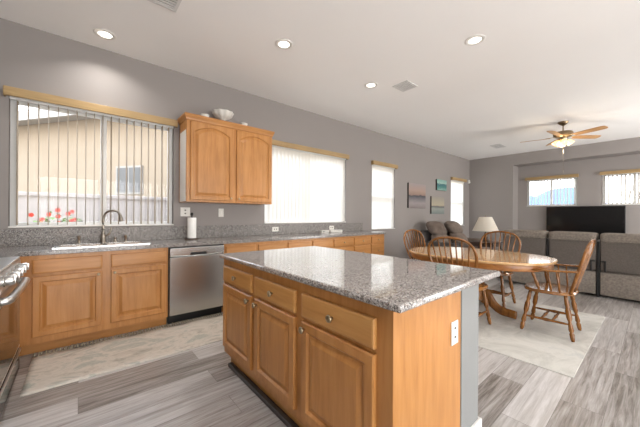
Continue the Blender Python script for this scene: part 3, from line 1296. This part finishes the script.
plate('wide ivory wall plate half hidden behind the paper towel roll', 1.09, 1.275, .12, .12, W, 'outlet', 'outlet')
plate('white light switch on the grey wall under the upper cabinet', 1.577, 1.268, .075, .12, W, 'light switch', 'switch')
plate('white outlet set sideways in the granite backsplash under the upper cabinet end', 2.48, 1.005, .12, .075, W - .022, 'outlet', 'outlet')
plate('white outlet set sideways in the granite backsplash towards the counter end', 3.74, 1.0, .12, .075, W - .022, 'outlet', 'outlet')
t = thing('plug_adapter', 'small white box lying on the counter against the far backsplash', 'adapter', (3.52, 4.02, .915))
b = NB()
box(b, 3.42, 3.60, 3.99, 4.065, .915, .96, .008)
obj('shell', b, plate_m, t)
b = NB()
box(b, 3.455, 3.48, 3.986, 3.99, .93, .945)
obj('socket', b, slot_m, t)
b = NB()
box(b, 3.64, 3.95, 3.985, 4.07, .915, .958, .008)
single('power_strip', b, plate_m, 'long white strip lying on the counter below the far outlet', 'power strip', loc=(3.79, 4.02, .915))

# bowls on top of the wall cabinet
t = thing('scalloped_bowl', 'large white scalloped bowl on a foot, on top of the wall cabinet', 'bowl', (1.52, 3.90, 2.497))
b = NB()
lathe(b, [(.046, 0), (.048, .012), (.028, .035), (.03, .055), (.075, .072), (.115, .10), (.136, .145), (.142, .16), (.134, .16), (.105, .112), (.06, .08), (.01, .076)], (1.52, 3.90, 2.497), (0, 0, 1), 48, lobes=10, lobe=.05)
obj('bowl_body', b, ceramic, t, smooth=True)
for x, lab in ((1.275, 'small white dish on the wall cabinet, sink side of the big bowl'), (1.83, 'small white dish on top of the wall cabinet, past the big bowl')):
    b = NB()
    lathe(b, [(.03, 0), (.03, .01), (.045, .03), (.05, .055), (.054, .072), (.049, .072), (.04, .04), (.01, .03)], (x, 3.90, 2.497), (0, 0, 1), 28, lobes=6, lobe=.03)
    single('small_dish', b, ceramic, lab, 'dish', group='small dishes on the wall cabinet', loc=(x, 3.90, 2.497), smooth=True)

# runner rug
b = NB()
rr = random.Random(5)
grid_sheet(b, -.30, 1.98, 2.765, 3.455, lambda u, v: .009 + (.006 * math.sin(u * 34) * max(0, v - .86) / .14 if v > .86 else 0), 60, 14, .008)
t = thing('runner_rug', 'long marbled beige runner rug on the floor in front of the sink cabinets', 'rug', (.84, 3.1, 0))
obj('pile', b, rug_run, t, smooth=True)
b = NB()
for i in range(95):
    x = -.29 + 2.26 * i / 94
    y0 = 3.455
    q = rr.uniform(-.012, .012)
    tube(b, [(x, y0 - .006, .010), (x + q * .5, y0 + .02, .020 + rr.uniform(0, .012)), (x + q, y0 + .055 + rr.uniform(-.012, .01), .008)], [.007, .008, .004], 5)
obj('fringe', b, fringe_m, t, smooth=True)['kind'] = 'stuff'

# ------------------------------------------------------------------ dining set
b = NB()
grid_sheet(b, 2.895, 4.95, .41, 3.05, lambda u, v: .010, 2, 2, .009)
single('area_rug', b, rug_table, 'large pale grey rug under the dining table', 'rug', loc=(3.9, 1.75, 0))
RZ = .0105

TX, TY, TAX, TAY = 3.97, 1.555, .625, .85


def oval(ax, ay, n=56, p=2.35):
    o = []
    for i in range(n):
        a = 2 * PI * i / n
        c, s = math.cos(a), math.sin(a)
        o.append((TX + ax * math.copysign(abs(c) ** (2 / p), c), TY + ay * math.copysign(abs(s) ** (2 / p), s)))
    return o


t = thing('dining_table', 'oval oak pedestal dining table on the pale rug', 'table', (TX, TY, 0))
b = NB()
slab(b, oval(TAX, TAY), .722, .752, .010)
tt = obj('tabletop', b, table_w, t, auto=22)
b = NB()
box(b, TX - TAX + .03, TX + TAX - .03, TY + .145, TY + .148, .7515, .7525)
box(b, TX - TAX + .03, TX + TAX - .03, TY - .148, TY - .145, .7515, .7525)
obj('leaf_seam', b, apron_w, tt)
b = NB()
slab(b, oval(TAX - .035, TAY - .035), .655, .722, .006)
obj('apron', b, apron_w, t, auto=50)
b = NB()
lathe(b, [(.15, .655), (.15, .63), (.085, .615), (.07, .57), (.095, .52), (.11, .44), (.095, .36), (.075, .33), (.10, .30), (.10, .17), (.07, .15), (.04, .14)], (TX, TY - .02, 0), (0, 0, 1), 24)
obj('pedestal', b, chair_w, t, auto=40)
for k in range(4):
    a = PI / 2 * k + R(0)
    d_ = Vector((math.cos(a), math.sin(a), 0))
    o = Vector((TX, TY - .02, RZ))
    rl = .46
    pth = smooth_path([o + d_ * .07 + Vector((0, 0, .29)), o + d_ * .14 + Vector((0, 0, .235)), o + d_ * .21 + Vector((0, 0, .13)), o + d_ * .30 + Vector((0, 0, .07)), o + d_ * .39 + Vector((0, 0, .058)), o + d_ * rl + Vector((0, 0, .052))], 5)
    n = len(pth)
    b = NB()
    tube(b, pth, [.034 - .006 * i / n for i in range(n)], 12, [.06 - .012 * i / n for i in range(n)])
    for v in b.verts:
        if v.co.z < RZ:
            v.co.z = RZ
    obj('foot', b, chair_w, t, smooth=True)

LEGP = [(.013, 0), (.018, .05), (.021, .16), (.014, .19), (.022, .24), (.017, .36), (.013, .42), (.023, .50), (.024, .66), (.015, .74), (.02, .79), (.017, .9), (.014, 1)]


def bow_pts(w):
    k = w / .26
    raw = [(.175, .455), (.205, .58), (.24, .70), (.258, .80), (.24, .895), (.165, .968), (0, .998)]
    pts = [(x * k, z) for x, z in raw]
    pts += [(-x, z) for x, z in reversed(pts[:-1])]
    return [Vector((x, -.185 - (z - .455) * .27, z)) for x, z in pts]


def make_chair(name, label, arms=False, w=.26):
    t = thing(name, label, 'chair', group='oak Windsor chairs round the dining table', world=False)
    b = NB()
    ol = []
    for i in range(40):
        a = 2 * PI * i / 40
        c, s = math.cos(a), math.sin(a)
        wx = .245 if s > -.2 else .232
        ol.append((wx * math.copysign(abs(c) ** .72, c), .225 * math.copysign(abs(s) ** .74, s)))
    slab(b, ol, .43, .466, .012)
    for v in b.verts:
        if v.co.z > .45:
            v.co.z -= .0
    obj('seat', b, seat_w, t, auto=22)
    feet = {}
    for sx in (-1, 1):
        for sy in (-1, 1):
            b = NB()
            top = Vector((sx * .16, sy * .145, .432))
            bot = Vector((sx * .218, sy * .213, 0))
            turned(b, bot, top, LEGP)
            for v in b.verts:
                v.co.z = max(v.co.z, 0)
            obj('leg', b, chair_w, t, smooth=True)
            feet[(sx, sy)] = (bot, top)

    def at(sx, sy, k):
        bo, to = feet[(sx, sy)]
        return bo + (to - bo) * k
    ST = [(.008, 0), (.011, .12), (.013, .4), (.018, .5), (.013, .6), (.011, .88), (.008, 1)]
    for sx in (-1, 1):
        b = NB()
        turned(b, at(sx, -1, .36), at(sx, 1, .36), ST, 10)
        obj('stretcher', b, chair_w, t, smooth=True)
    for yk in (.38, .62):
        b = NB()
        p = at(-1, -1, .36).lerp(at(-1, 1, .36), yk)
        q = at(1, -1, .36).lerp(at(1, 1, .36), yk)
        turned(b, p, q, ST, 10)
        obj('stretcher', b, chair_w, t, smooth=True)
    bp = smooth_path(bow_pts(w), 8)
    b = NB()
    tube(b, bp, .0158, 12, .0135)
    obj('back_bow', b, chair_w, t, smooth=True)
    ns = 7
    for i in range(ns):
        s = -1 + 2 * i / (ns - 1)
        xb, xt = s * .135, s * .205 * w / .26
        best = min((p for p in bp if p.z > .75), key=lambda p: abs(p.x - xt))
        zt_ = best.z
        b = NB()
        p = Vector((xb, -.185, .46))
        q = Vector((best.x, best.y, zt_))
        turned(b, p, q, [(.0075, 0), (.0105, .3), (.0115, .4), (.0085, .6), (.0065, 1)], 8)
        obj('spindle', b, chair_w, t, smooth=True)
    if arms:
        for sx in (-1, 1):
            zb = .69
            yb = -.185 - (zb - .455) * .27
            b = NB()
            pts = smooth_path([(sx * .232, yb, zb), (sx * .262, yb + .12, .685), (sx * .278, -.02, .678), (sx * .272, .09, .672), (sx * .262, .155, .668)], 5)
            n = len(pts)
            tube(b, pts, [.017 + .012 * i / n for i in range(n)], 12, .011)
            obj('armrest', b, chair_w, t, smooth=True)
            b = NB()
            turned(b, (sx * .21, .06, .46), (sx * .268, .115, .668), [(.010, 0), (.014, .2), (.018, .4), (.012, .55), (.016, .75), (.010, 1)], 10)
            obj('arm_post', b, chair_w, t, smooth=True)
            for yy in (-.09, -.02):
                b = NB()
                turned(b, (sx * .214, yy - .02, .46), (sx * .270, yy, .675), [(.007, 0), (.010, .4), (.007, 1)], 8)
                obj('arm_spindle', b, chair_w, t, smooth=True)
    return t


side = make_chair('dining_chair', 'oak spindle-back dining chair between the island and the table, its back to the island')
side.location = (3.36, 1.44, RZ)
side.rotation_euler = (0, 0, R(-90))
dup(side, (4.50, 1.515, RZ), R(90), 'oak spindle-back dining chair on the sofa side of the table, under the lamp')
dup(side, (4.16, 2.27, RZ), R(180 - 4), 'oak spindle-back dining chair at the far end of the table, by the picture wall')
arm = make_chair('dining_armchair', 'oak spindle-back dining chair with arms, pulled out at the near end of the table', arms=True, w=.25)
arm.location = (3.92, .745, RZ)
arm.rotation_euler = (0, 0, R(1))

# ------------------------------------------------------------------ living room
SXB = 6.12
t = thing('reclining_sofa', 'long grey reclining sofa seen from behind, facing the television', 'sofa', (6.6, .9, 0))
secs = [(1.235, 1.885), (.605, 1.195), (-.09, .57)]
for i, (ya, yb) in enumerate(secs):
    b = NB()
    box(b, SXB + .02, SXB + .95, ya, yb, .03, .40, .02)
    obj('base', b, sofa_m, t, auto=40)
    b = NB()
    box(b, SXB, SXB + .07, ya + .004, yb - .004, .035, .385, .018)
    obj('rear_skirt', b, sofa_top, t, auto=40)
    b = NB()
    v = box(b, SXB + .0, SXB + .15, ya, yb, .40, .93, .03, 3)
    for q in b.verts:
        q.co.x += (q.co.z - .40) * -.06 + .012
    obj('back_panel', b, sofa_m, t, auto=40)
    b = NB()
    pillow(b, SXB - .045, SXB + .33, ya - .003, yb + .003, .85, .99, 7, 18, .008, 11 + i)
    obj('back_cushion', b, sofa_top, t, smooth=True)
    b = NB()
    pillow(b, SXB + .13, SXB + .33, ya + .01, yb - .01, .40, .88, 4, 10)
    obj('lumbar_cushion', b, sofa_m, t, smooth=True)
    b = NB()
    pillow(b, SXB + .28, SXB + .96, ya + .01, yb - .01, .36, .52, 5, 10)
    obj('seat_cushion', b, sofa_m, t, smooth=True)
for ya, yb in ((1.195, 1.235), (.57, .605)):
    b = NB()
    box(b, SXB + .05, SXB + .9, ya + .004, yb - .004, .0, .80)
    ym = (ya + yb) / 2
    box(b, SXB - .004, SXB + .05, ym - .016, ym + .016, .0, .86, .004)
    obj('gap_strap', b, black, t)
    for s in (-1, 1):
        b = NB()
        box(b, SXB - .022, SXB + .0, ym + s * .03, ym + s * .085, .545, .565, .004)
        box(b, SXB - .022, SXB + .0, ym + s * .068, ym + s * .088, .40, .565, .004)
        obj('latch_bracket', b, black, t)
for ya, yb in ((1.89, 2.06), (-.265, -.095)):
    b = NB()
    box(b, SXB + .06, SXB + .95, ya, yb, .03, .58, .05, 4)
    obj('armrest', b, sofa_m, t, auto=50)

# reclining loveseat under the pictures
t = thing('reclining_loveseat', 'brown and grey reclining loveseat against the wall below the pictures', 'loveseat', (7.5, 3.55, 0))
LX = [(6.72, 7.32), (7.70, 8.28)]
b = NB()
box(b, 6.60, 8.40, 2.95, 3.75, .03, .40, .03)
obj('base', b, lounge_d, t, auto=40)
b = NB()
box(b, 6.56, 8.42, 3.66, 3.86, .05, .86, .05, 3)
for q in b.verts:
    q.co.y += max(0, q.co.z - .4) * .3
obj('back_shell', b, lounge_d, t, auto=40)
for i, (xa, xb) in enumerate(LX):
    b = NB()
    pillow(b, xa, xb, 3.27, 3.56, .44, .80, 3.2, 12, .03, 21 + i)
    pillow(b, xa, xb, 3.25, 3.57, .74, 1.10, 3.0, 14, .03, 41 + i)
    for q in b.verts:
        q.co.y += max(0, q.co.z - .4) * .5
    obj('back_cushion', b, lounge_m, t, smooth=True)
    b = NB()
    pillow(b, xa, xb, 2.80, 3.42, .34, .54, 4, 12, .02, 31 + i)
    obj('seat_cushion', b, lounge_m, t, smooth=True)
for xa, xb, am in ((6.42, 6.66, lounge_d), (8.34, 8.56, lounge_m)):
    b = NB()
    box(b, xa, xb, 2.86, 3.72, .03, .62, .07, 4)
    obj('armrest', b, am, t, auto=50)

# end table and lamp
ETX, ETY = 7.08, 2.53
t = thing('end_table', 'dark wood end table behind the dining table, carrying the lamp', 'table', (ETX, ETY, 0))
b = NB()
box(b, ETX - .30, ETX + .30, ETY - .26, ETY + .26, .635, .665, .006)
obj('top', b, dark_w, t)
b = NB()
box(b, ETX - .26, ETX + .26, ETY - .23, ETY + .23, .56, .635)
obj('apron', b, dark_w, t)
for sx in (-1, 1):
    for sy in (-1, 1):
        b = NB()
        box(b, ETX + sx * .255 - .022, ETX + sx * .255 + .022, ETY + sy * .225 - .022, ETY + sy * .225 + .022, 0, .635, .004)
        obj('leg', b, dark_w, t)
b = NB()
box(b, ETX - .25, ETX + .25, ETY - .22, ETY + .22, .18, .20)
obj('shelf', b, dark_w, t)
t = thing('table_lamp', 'table lamp with a cream cone shade on the dark end table', 'lamp', (ETX, ETY, .665))
b = NB()
lathe(b, [(.09, 0), (.09, .012), (.05, .025), (.022, .04), (.045, .075), (.055, .11), (.03, .16), (.014, .19), (.012, .24)], (ETX, ETY, .665), (0, 0, 1), 20)
obj('base', b, plain('lamp_base_bronze', '4a3d33', .35, metal=.6), t, smooth=True)
b = NB()
rod(b, (ETX, ETY, .9), (ETX, ETY, 1.235), .005, None, 8)
lathe(b, [(.006, 0), (.011, .008), (.005, .02)], (ETX, ETY, 1.235), (0, 0, 1), 10)
obj('harp', b, bronze, t)
b = NB()
lathe(b, [(.268, .902), (.13, 1.222)], (ETX, ETY, 0), (0, 0, 1), 36, cap=False)
s_ = obj('lamp_shade', b, shade_m, t, smooth=True, fix=False)

# pictures
def picture(label, x0, x1, z0, z1, mat):
    y0 = W - .045
    t = thing('canvas_picture', label, 'picture', ((x0 + x1) / 2, W, z0), group='canvas pictures on the window wall')
    b = NB()
    box(b, x0, x1, y0 + .002, W - .001, z0, z1, .002)
    obj('stretched_edge', b, plain('canvas_edge', '4a4644', .8), t)
    b = NB()
    box(b, x0 + .001, x1 - .001, y0, y0 + .002, z0 + .001, z1 - .001)
    obj('painting', b, mat, t)


picture('large canvas painting of a pink and grey seascape with a dark horizon', 6.36, 7.17, 1.44, 2.08,
        canvas_mat('paint_sunset', [(0, '7e7474'), (.2, '958d8c'), (.42, '68656a'), (.5, '45444c'), (.54, '8f776d'), (.72, 'a48c80'), (1, '988e8e')], 0, .64))
picture('small teal canvas painting hung highest', 7.79, 8.36, 1.98, 2.29,
        canvas_mat('paint_teal', [(0, '86a69b'), (.3, '4b7f7c'), (.55, '3a6a70'), (.7, '9fbab0'), (1, '78a39c')], 0, .31, 9, .5))
picture('canvas painting with a tan sky over dark water, hung lowest, below the teal one', 7.49, 8.22, 1.30, 1.79,
        canvas_mat('paint_shore', [(0, '6f7a78'), (.3, '8f948d'), (.42, '5a5c5c'), (.5, 'aaa08c'), (.75, '9f9888'), (1, '938d85')], 0, .49))

# alarm sensor in the corner
t = thing('motion_sensor', 'small white motion sensor high in the room corner', 'sensor', (9.97, 4.0, 2.36))
b = NB()
box(b, 9.93, 10.0, 4.05, W, 2.33, 2.45, .012)
obj('housing', b, plate_m, t)
b = NB()
pillow(b, 9.935, 9.995, 4.035, 4.06, 2.345, 2.395, 2.5, 8)
obj('lens', b, vinyl, t, smooth=True)

# television on the niche wall
t = thing('television', 'wide black flat television on the niche wall behind the sofa', 'television', (XN, 1.3, .65))
b = NB()
box(b, XN - .11, XN - .075, .512, 2.095, .645, 1.525, .006)
obj('housing', b, black, t)
b = NB()
box(b, XN - .1115, XN - .11, .525, 2.082, .665, 1.513)
obj('screen', b, screen_m, t)
b = NB()
box(b, XN - .075, XN - .001, 1.0, 1.6, .85, 1.3)
obj('wall_bracket', b, black, t)

# ------------------------------------------------------------------ ceiling things


def downlight(x, y, label):
    t = thing('downlight', label, 'light', (x, y, C), group='recessed ceiling downlights')
    b = NB()
    lathe(b, [(.062, -.001), (.062, -.006), (.090, -.008), (.098, -.004), (.098, 0)], (x, y, C), (0, 0, 1), 32, cap=False)
    obj('trim_ring', b, white_trim, t, smooth=True)
    b = NB()
    lathe(b, [(.061, -.002), (.061, -.004), (.03, -.0065)], (x, y, C), (0, 0, 1), 28)
    obj('lens', b, led_m, t, smooth=True)
    l = area('downlight_lamp', (0, 0, -.012), (0, 0, -1), .11, .11, DOWNLIGHT_W, (1.0, .965, .92), shape='DISK', spread=R(130))
    l.parent = t


downlight(.20, 3.75, 'recessed downlight nearest the sink window')
downlight(1.72, 2.667, 'recessed downlight over the far left corner of the island')
downlight(3.233, 1.268, 'recessed downlight over the island side of the dining table, the largest in the photo')
downlight(3.217, 2.68, 'recessed downlight just in front of the square ceiling vent')
for x, y in ((.2, 1.2), (1.72, -.3), (3.23, -.6)):  # unseen extra downlights, added for more interior light
    downlight(x, y, 'extra unseen recessed downlight, added over the kitchen behind the camera')


def vent(x, y, w, l, label, n=7):
    t = thing('ceiling_vent', label, 'vent', (x, y, C), group='ceiling air vents')
    b = NB()
    box(b, x - l / 2, x + l / 2, y - w / 2, y + w / 2, C - .003, C - .001)
    obj('backing', b, vent_d, t)
    b = NB()
    e = .025
    box(b, x - l / 2 - e, x + l / 2 + e, y - w / 2 - e, y - w / 2, C - .010, C, .002)
    box(b, x - l / 2 - e, x + l / 2 + e, y + w / 2, y + w / 2 + e, C - .010, C, .002)
    box(b, x - l / 2 - e, x - l / 2, y - w / 2, y + w / 2, C - .010, C, .002)
    box(b, x + l / 2, x + l / 2 + e, y - w / 2, y + w / 2, C - .010, C, .002)
    obj('frame', b, vent_m, t)
    b = NB()
    for i in range(n):
        yy = y - w / 2 + w * (i + .5) / n
        k = w / n * .32
        box(b, x - l / 2, x + l / 2, yy - k, yy + k, C - .009, C - .004)
    obj('louvres', b, vent_m, t)


vent(.53, 2.75, .25, .25, 'ceiling vent at the top edge of the photo, over the kitchen')
vent(3.615, 2.377, .2, .22, 'square ceiling vent beyond the kitchen downlights')
vent(8.59, 2.77, .2, .42, 'flat ceiling vent near the back wall, beside the fan')

# ceiling fan
FX, FY = 7.37, 1.22
t = thing('ceiling_fan', 'five-blade ceiling fan with oak blades and a lit glass light kit', 'ceiling fan', (FX, FY, C))
b = NB()
lathe(b, [(.085, 0), (.085, -.015), (.06, -.045), (.025, -.07), (.014, -.075)], (FX, FY, C), (0, 0, 1), 24)
obj('canopy', b, bronze, t, auto=40)
b = NB()
rod(b, (FX, FY, C - .07), (FX, FY, C - .19), .012, None, 12)
obj('downrod', b, bronze, t, smooth=True)
b = NB()
lathe(b, [(.03, -.18), (.075, -.19), (.145, -.205), (.16, -.235), (.155, -.275), (.11, -.305), (.09, -.31)], (FX, FY, C), (0, 0, 1), 32)
obj('motor', b, bronze, t, auto=40)
for k in range(5):
    a = R(30 + 72 * k)
    M = Matrix.Translation((FX, FY, C - .30)) @ Matrix.Rotation(a, 4, 'Z') @ Matrix.Rotation(R(-12), 4, 'X')
    b = NB()
    ol = [(.20, -.05), (.30, -.062), (.5, -.068), (.66, -.066), (.695, -.05), (.705, 0), (.695, .05), (.66, .066), (.5, .068), (.30, .062), (.20, .05)]
    slab(b, ol, -.005, .005)
    # the blade's own mesh lies along its object's X so the grain follows it
    bl = obj('blade', b, fan_w, None)
    bl.parent = t
    bl.matrix_local = Matrix.Translation((0, 0, -.30)) @ Matrix.Rotation(a, 4, 'Z') @ Matrix.Rotation(R(-12), 4, 'X')
    b = NB()
    tube(b, [(.10, 0, .012), (.16, 0, .012), (.22, .02, .008), (.27, .03, .008)], .012, 8, .005)
    tube(b, [(.16, 0, .012), (.22, -.02, .008), (.27, -.03, .008)], .012, 8, .005)
    ir = obj('blade_iron', b, brass, None, smooth=True)
    ir.parent = bl
b = NB()
lathe(b, [(.06, -.305), (.07, -.32), (.07, -.345), (.045, -.37), (.02, -.385), (.008, -.39)], (FX, FY, C), (0, 0, 1), 24)
kit = obj('light_kit', b, brass, t, smooth=True)
for k in range(4):
    a = R(20 + 90 * k)
    d_ = Vector((math.cos(a), math.sin(a), 0))
    o = Vector((FX, FY, C - .345)) + d_ * .055
    ax = d_ * .75 + Vector((0, 0, -1))
    b = NB()
    rod(b, o - d_ * .02, o + ax.normalized() * .045, .016, None, 10)
    obj('lamp_arm', b, brass, kit, smooth=True)
    b = NB()
    lathe(b, [(.02, .03), (.038, .05), (.05, .08), (.056, .11), (.062, .125)], o, ax, 22, cap=False)
    lathe(b, [(.018, .045), (.021, .07), (.018, .095), (.004, .102)], o, ax, 12)
    obj('glass_shade', b, fan_glass, kit, smooth=True)
pl = bpy.data.lights.new('fan_lamp', 'POINT')
pl.energy = FAN_W
pl.color = (1.0, .86, .66)
pl.shadow_soft_size = .09
po = bpy.data.objects.new('fan_lamp', pl)
link(po)
po.location = (0, 0, -.56)
po.parent = t
b = NB()
rod(b, (FX + .02, FY, C - .385), (FX + .02, FY, C - .97), .003, None, 6)
lathe(b, [(.003, 0), (.009, .012), (.007, .035), (.003, .04)], (FX + .02, FY, C - 1.01), (0, 0, 1), 10)
obj('pull_chain', b, nickel, t, smooth=True)

# ------------------------------------------------------------------ outside
b = NB()
box(b, -30, 30, W + .2, 40, -.35, -.15)
box(b, XN + .35, 90, -40, W + .2, -.35, -.15)
struct('ground', b, gravel_m, 'pale gravel yard outside the windows', 'ground')
b = NB()
box(b, -6, 9, 6.0, 6.2, -.2, 1.50)
box(b, -6, 9, 5.97, 6.23, 1.50, 1.56, .01)
single('garden_wall', b, block_m, 'pale block garden wall outside the kitchen window', 'wall', loc=(1.5, 6.1, -.15))
# neighbour's house, its wall running obliquely away
t = thing('neighbour_house', 'beige stucco house across the garden wall, seen through the sink window', 'house', (-.48, 11.0, -.15), R(126), world=False)


def hbox(b, x0, x1, y0, y1, z0, z1, bv=0):
    box(b, x0, x1, y0, y1, z0 + .15, z1 + .15, bv)


b = NB()
hbox(b, -5.2, 14, -6, 0, -.15, 3.9)
obj('wall', b, stucco, t)
b = NB()
hbox(b, -5.6, 14.4, 0, .6, 3.84, 3.92)
hbox(b, -5.6, 14.4, .56, .62, 3.72, 3.96)
obj('eave', b, fascia_m, t)
b = NB()
lo = [b.verts.new(p) for p in ((-5.6, .62, 4.12), (14.4, .62, 4.12), (14.4, -6.6, 4.12), (-5.6, -6.6, 4.12))]
hi = [b.verts.new(p) for p in ((-2.5, -3, 5.9), (11, -3, 5.9))]
b.faces.new((lo[0], lo[1], hi[1], hi[0]))
b.faces.new((lo[2], lo[3], hi[0], hi[1]))
b.faces.new((lo[1], lo[2], hi[1]))
b.faces.new((lo[3], lo[0], hi[0]))
b.faces.new(lo)
obj('roof', b, tile_m, t)
b = NB()
hbox(b, -2.97, -2.13, -.01, .05, 1.76, 2.5, .01)
wf = obj('window', b, fascia_m, t)
b = NB()
hbox(b, -2.92, -2.57, .05, .06, 1.81, 2.45)
hbox(b, -2.53, -2.18, .05, .06, 1.81, 2.45)
obj('pane', b, plain('dark_screen', '62615f', .5), wf)

# flowering bush below the sink window
t = thing('flower_bush', 'red flowering bush outside the sink window', 'bush', (-.22, 5.45, -.15))
rb = random.Random(4)
b = NB()
for i in range(5):
    a = rb.uniform(0, 6.28)
    tube(b, smooth_path([(-.22, 5.45, -.15), (-.22 + .08 * math.cos(a), 5.45 + .06 * math.sin(a), .5), (-.22 + .28 * math.cos(a), 5.45 + .2 * math.sin(a), 1.15)], 4), .012, 6)
obj('stems', b, bark_m, t)


def leafcloud(b, n, c, r, s, rnd):
    for i in range(n):
        d = Vector((rnd.gauss(0, 1), rnd.gauss(0, 1), rnd.gauss(0, 1)))
        d.normalize()
        p = Vector(c) + Vector((d.x * r[0], d.y * r[1], d.z * r[2])) * rnd.uniform(.3, 1)
        u = Vector((rnd.gauss(0, 1), rnd.gauss(0, 1), rnd.gauss(0, 1))).normalized()
        w = u.cross(d).normalized()
        q = [p - u * s, p + w * s * .5, p + u * s, p - w * s * .5]
        b.faces.new([b.verts.new(x) for x in q])


b = NB()
leafcloud(b, 260, (-.22, 5.45, .9), (.34, .25, .38), .045, rb)
obj('foliage', b, leaf_m, t, fix=False)
b = NB()
for i in range(22):
    c = Vector((-.22 + rb.uniform(-.3, .22), 5.36 + rb.uniform(-.12, .05), 1.02 + rb.uniform(-.12, .3)))
    for k in range(5):
        a = 2 * PI * k / 5
        d1 = Vector((math.cos(a), -.2, math.sin(a))) * .03
        d2 = Vector((math.cos(a + .6), -.35, math.sin(a + .6))) * .026
        d3 = Vector((math.cos(a - .6), -.35, math.sin(a - .6))) * .026
        b.faces.new([b.verts.new(c), b.verts.new(c + d3), b.verts.new(c + d1), b.verts.new(c + d2)])
obj('flowers', b, flower_m, t, fix=False)

# distant hills and a bare tree beyond the niche windows
b = NB()
rh = random.Random(9)
n = 60
row = []
for i in range(n + 1):
    y = -60 + 110 * i / n
    h = 6.0 + 1.6 * math.sin(i * .33) + 1.3 * math.sin(i * .81 + 1) + rh.uniform(-.3, .3)
    row.append([b.verts.new((62, y, -.3)), b.verts.new((78, y, h * .75)), b.verts.new((84, y, h)), b.verts.new((100, y, -.3))])
for i in range(n):
    for k in range(3):
        b.faces.new((row[i][k], row[i + 1][k], row[i + 1][k + 1], row[i][k + 1]))
h_ = struct('hills', b, hill_m, 'blue distant hills seen through the niche windows', 'hills', smooth=True)
t = thing('bare_tree', 'bare-branched tree outside the right niche window', 'tree', (17.5, .55, -.15))
b = NB()
rt_ = random.Random(12)


def branch(b, p, d, l, r, depth):
    q = p + d * l
    mid = p + d * l * .5 + Vector((rt_.uniform(-.04, .04), rt_.uniform(-.04, .04), 0)) * l
    tube(b, [p, mid, q], [r, r * .85, r * .7], 6)
    if depth:
        for k in range(3):
            nd = (d + Vector((rt_.uniform(-.5, .5), rt_.uniform(-.7, .7), rt_.uniform(-.05, .55)))).normalized()
            branch(b, p + d * l * rt_.uniform(.6, 1), nd, l * rt_.uniform(.6, .8), r * .6, depth - 1)


branch(b, Vector((17.5, .55, -.15)), Vector((0, 0, 1)), 1.1, .06, 4)
obj('branches', b, bark_m, t)
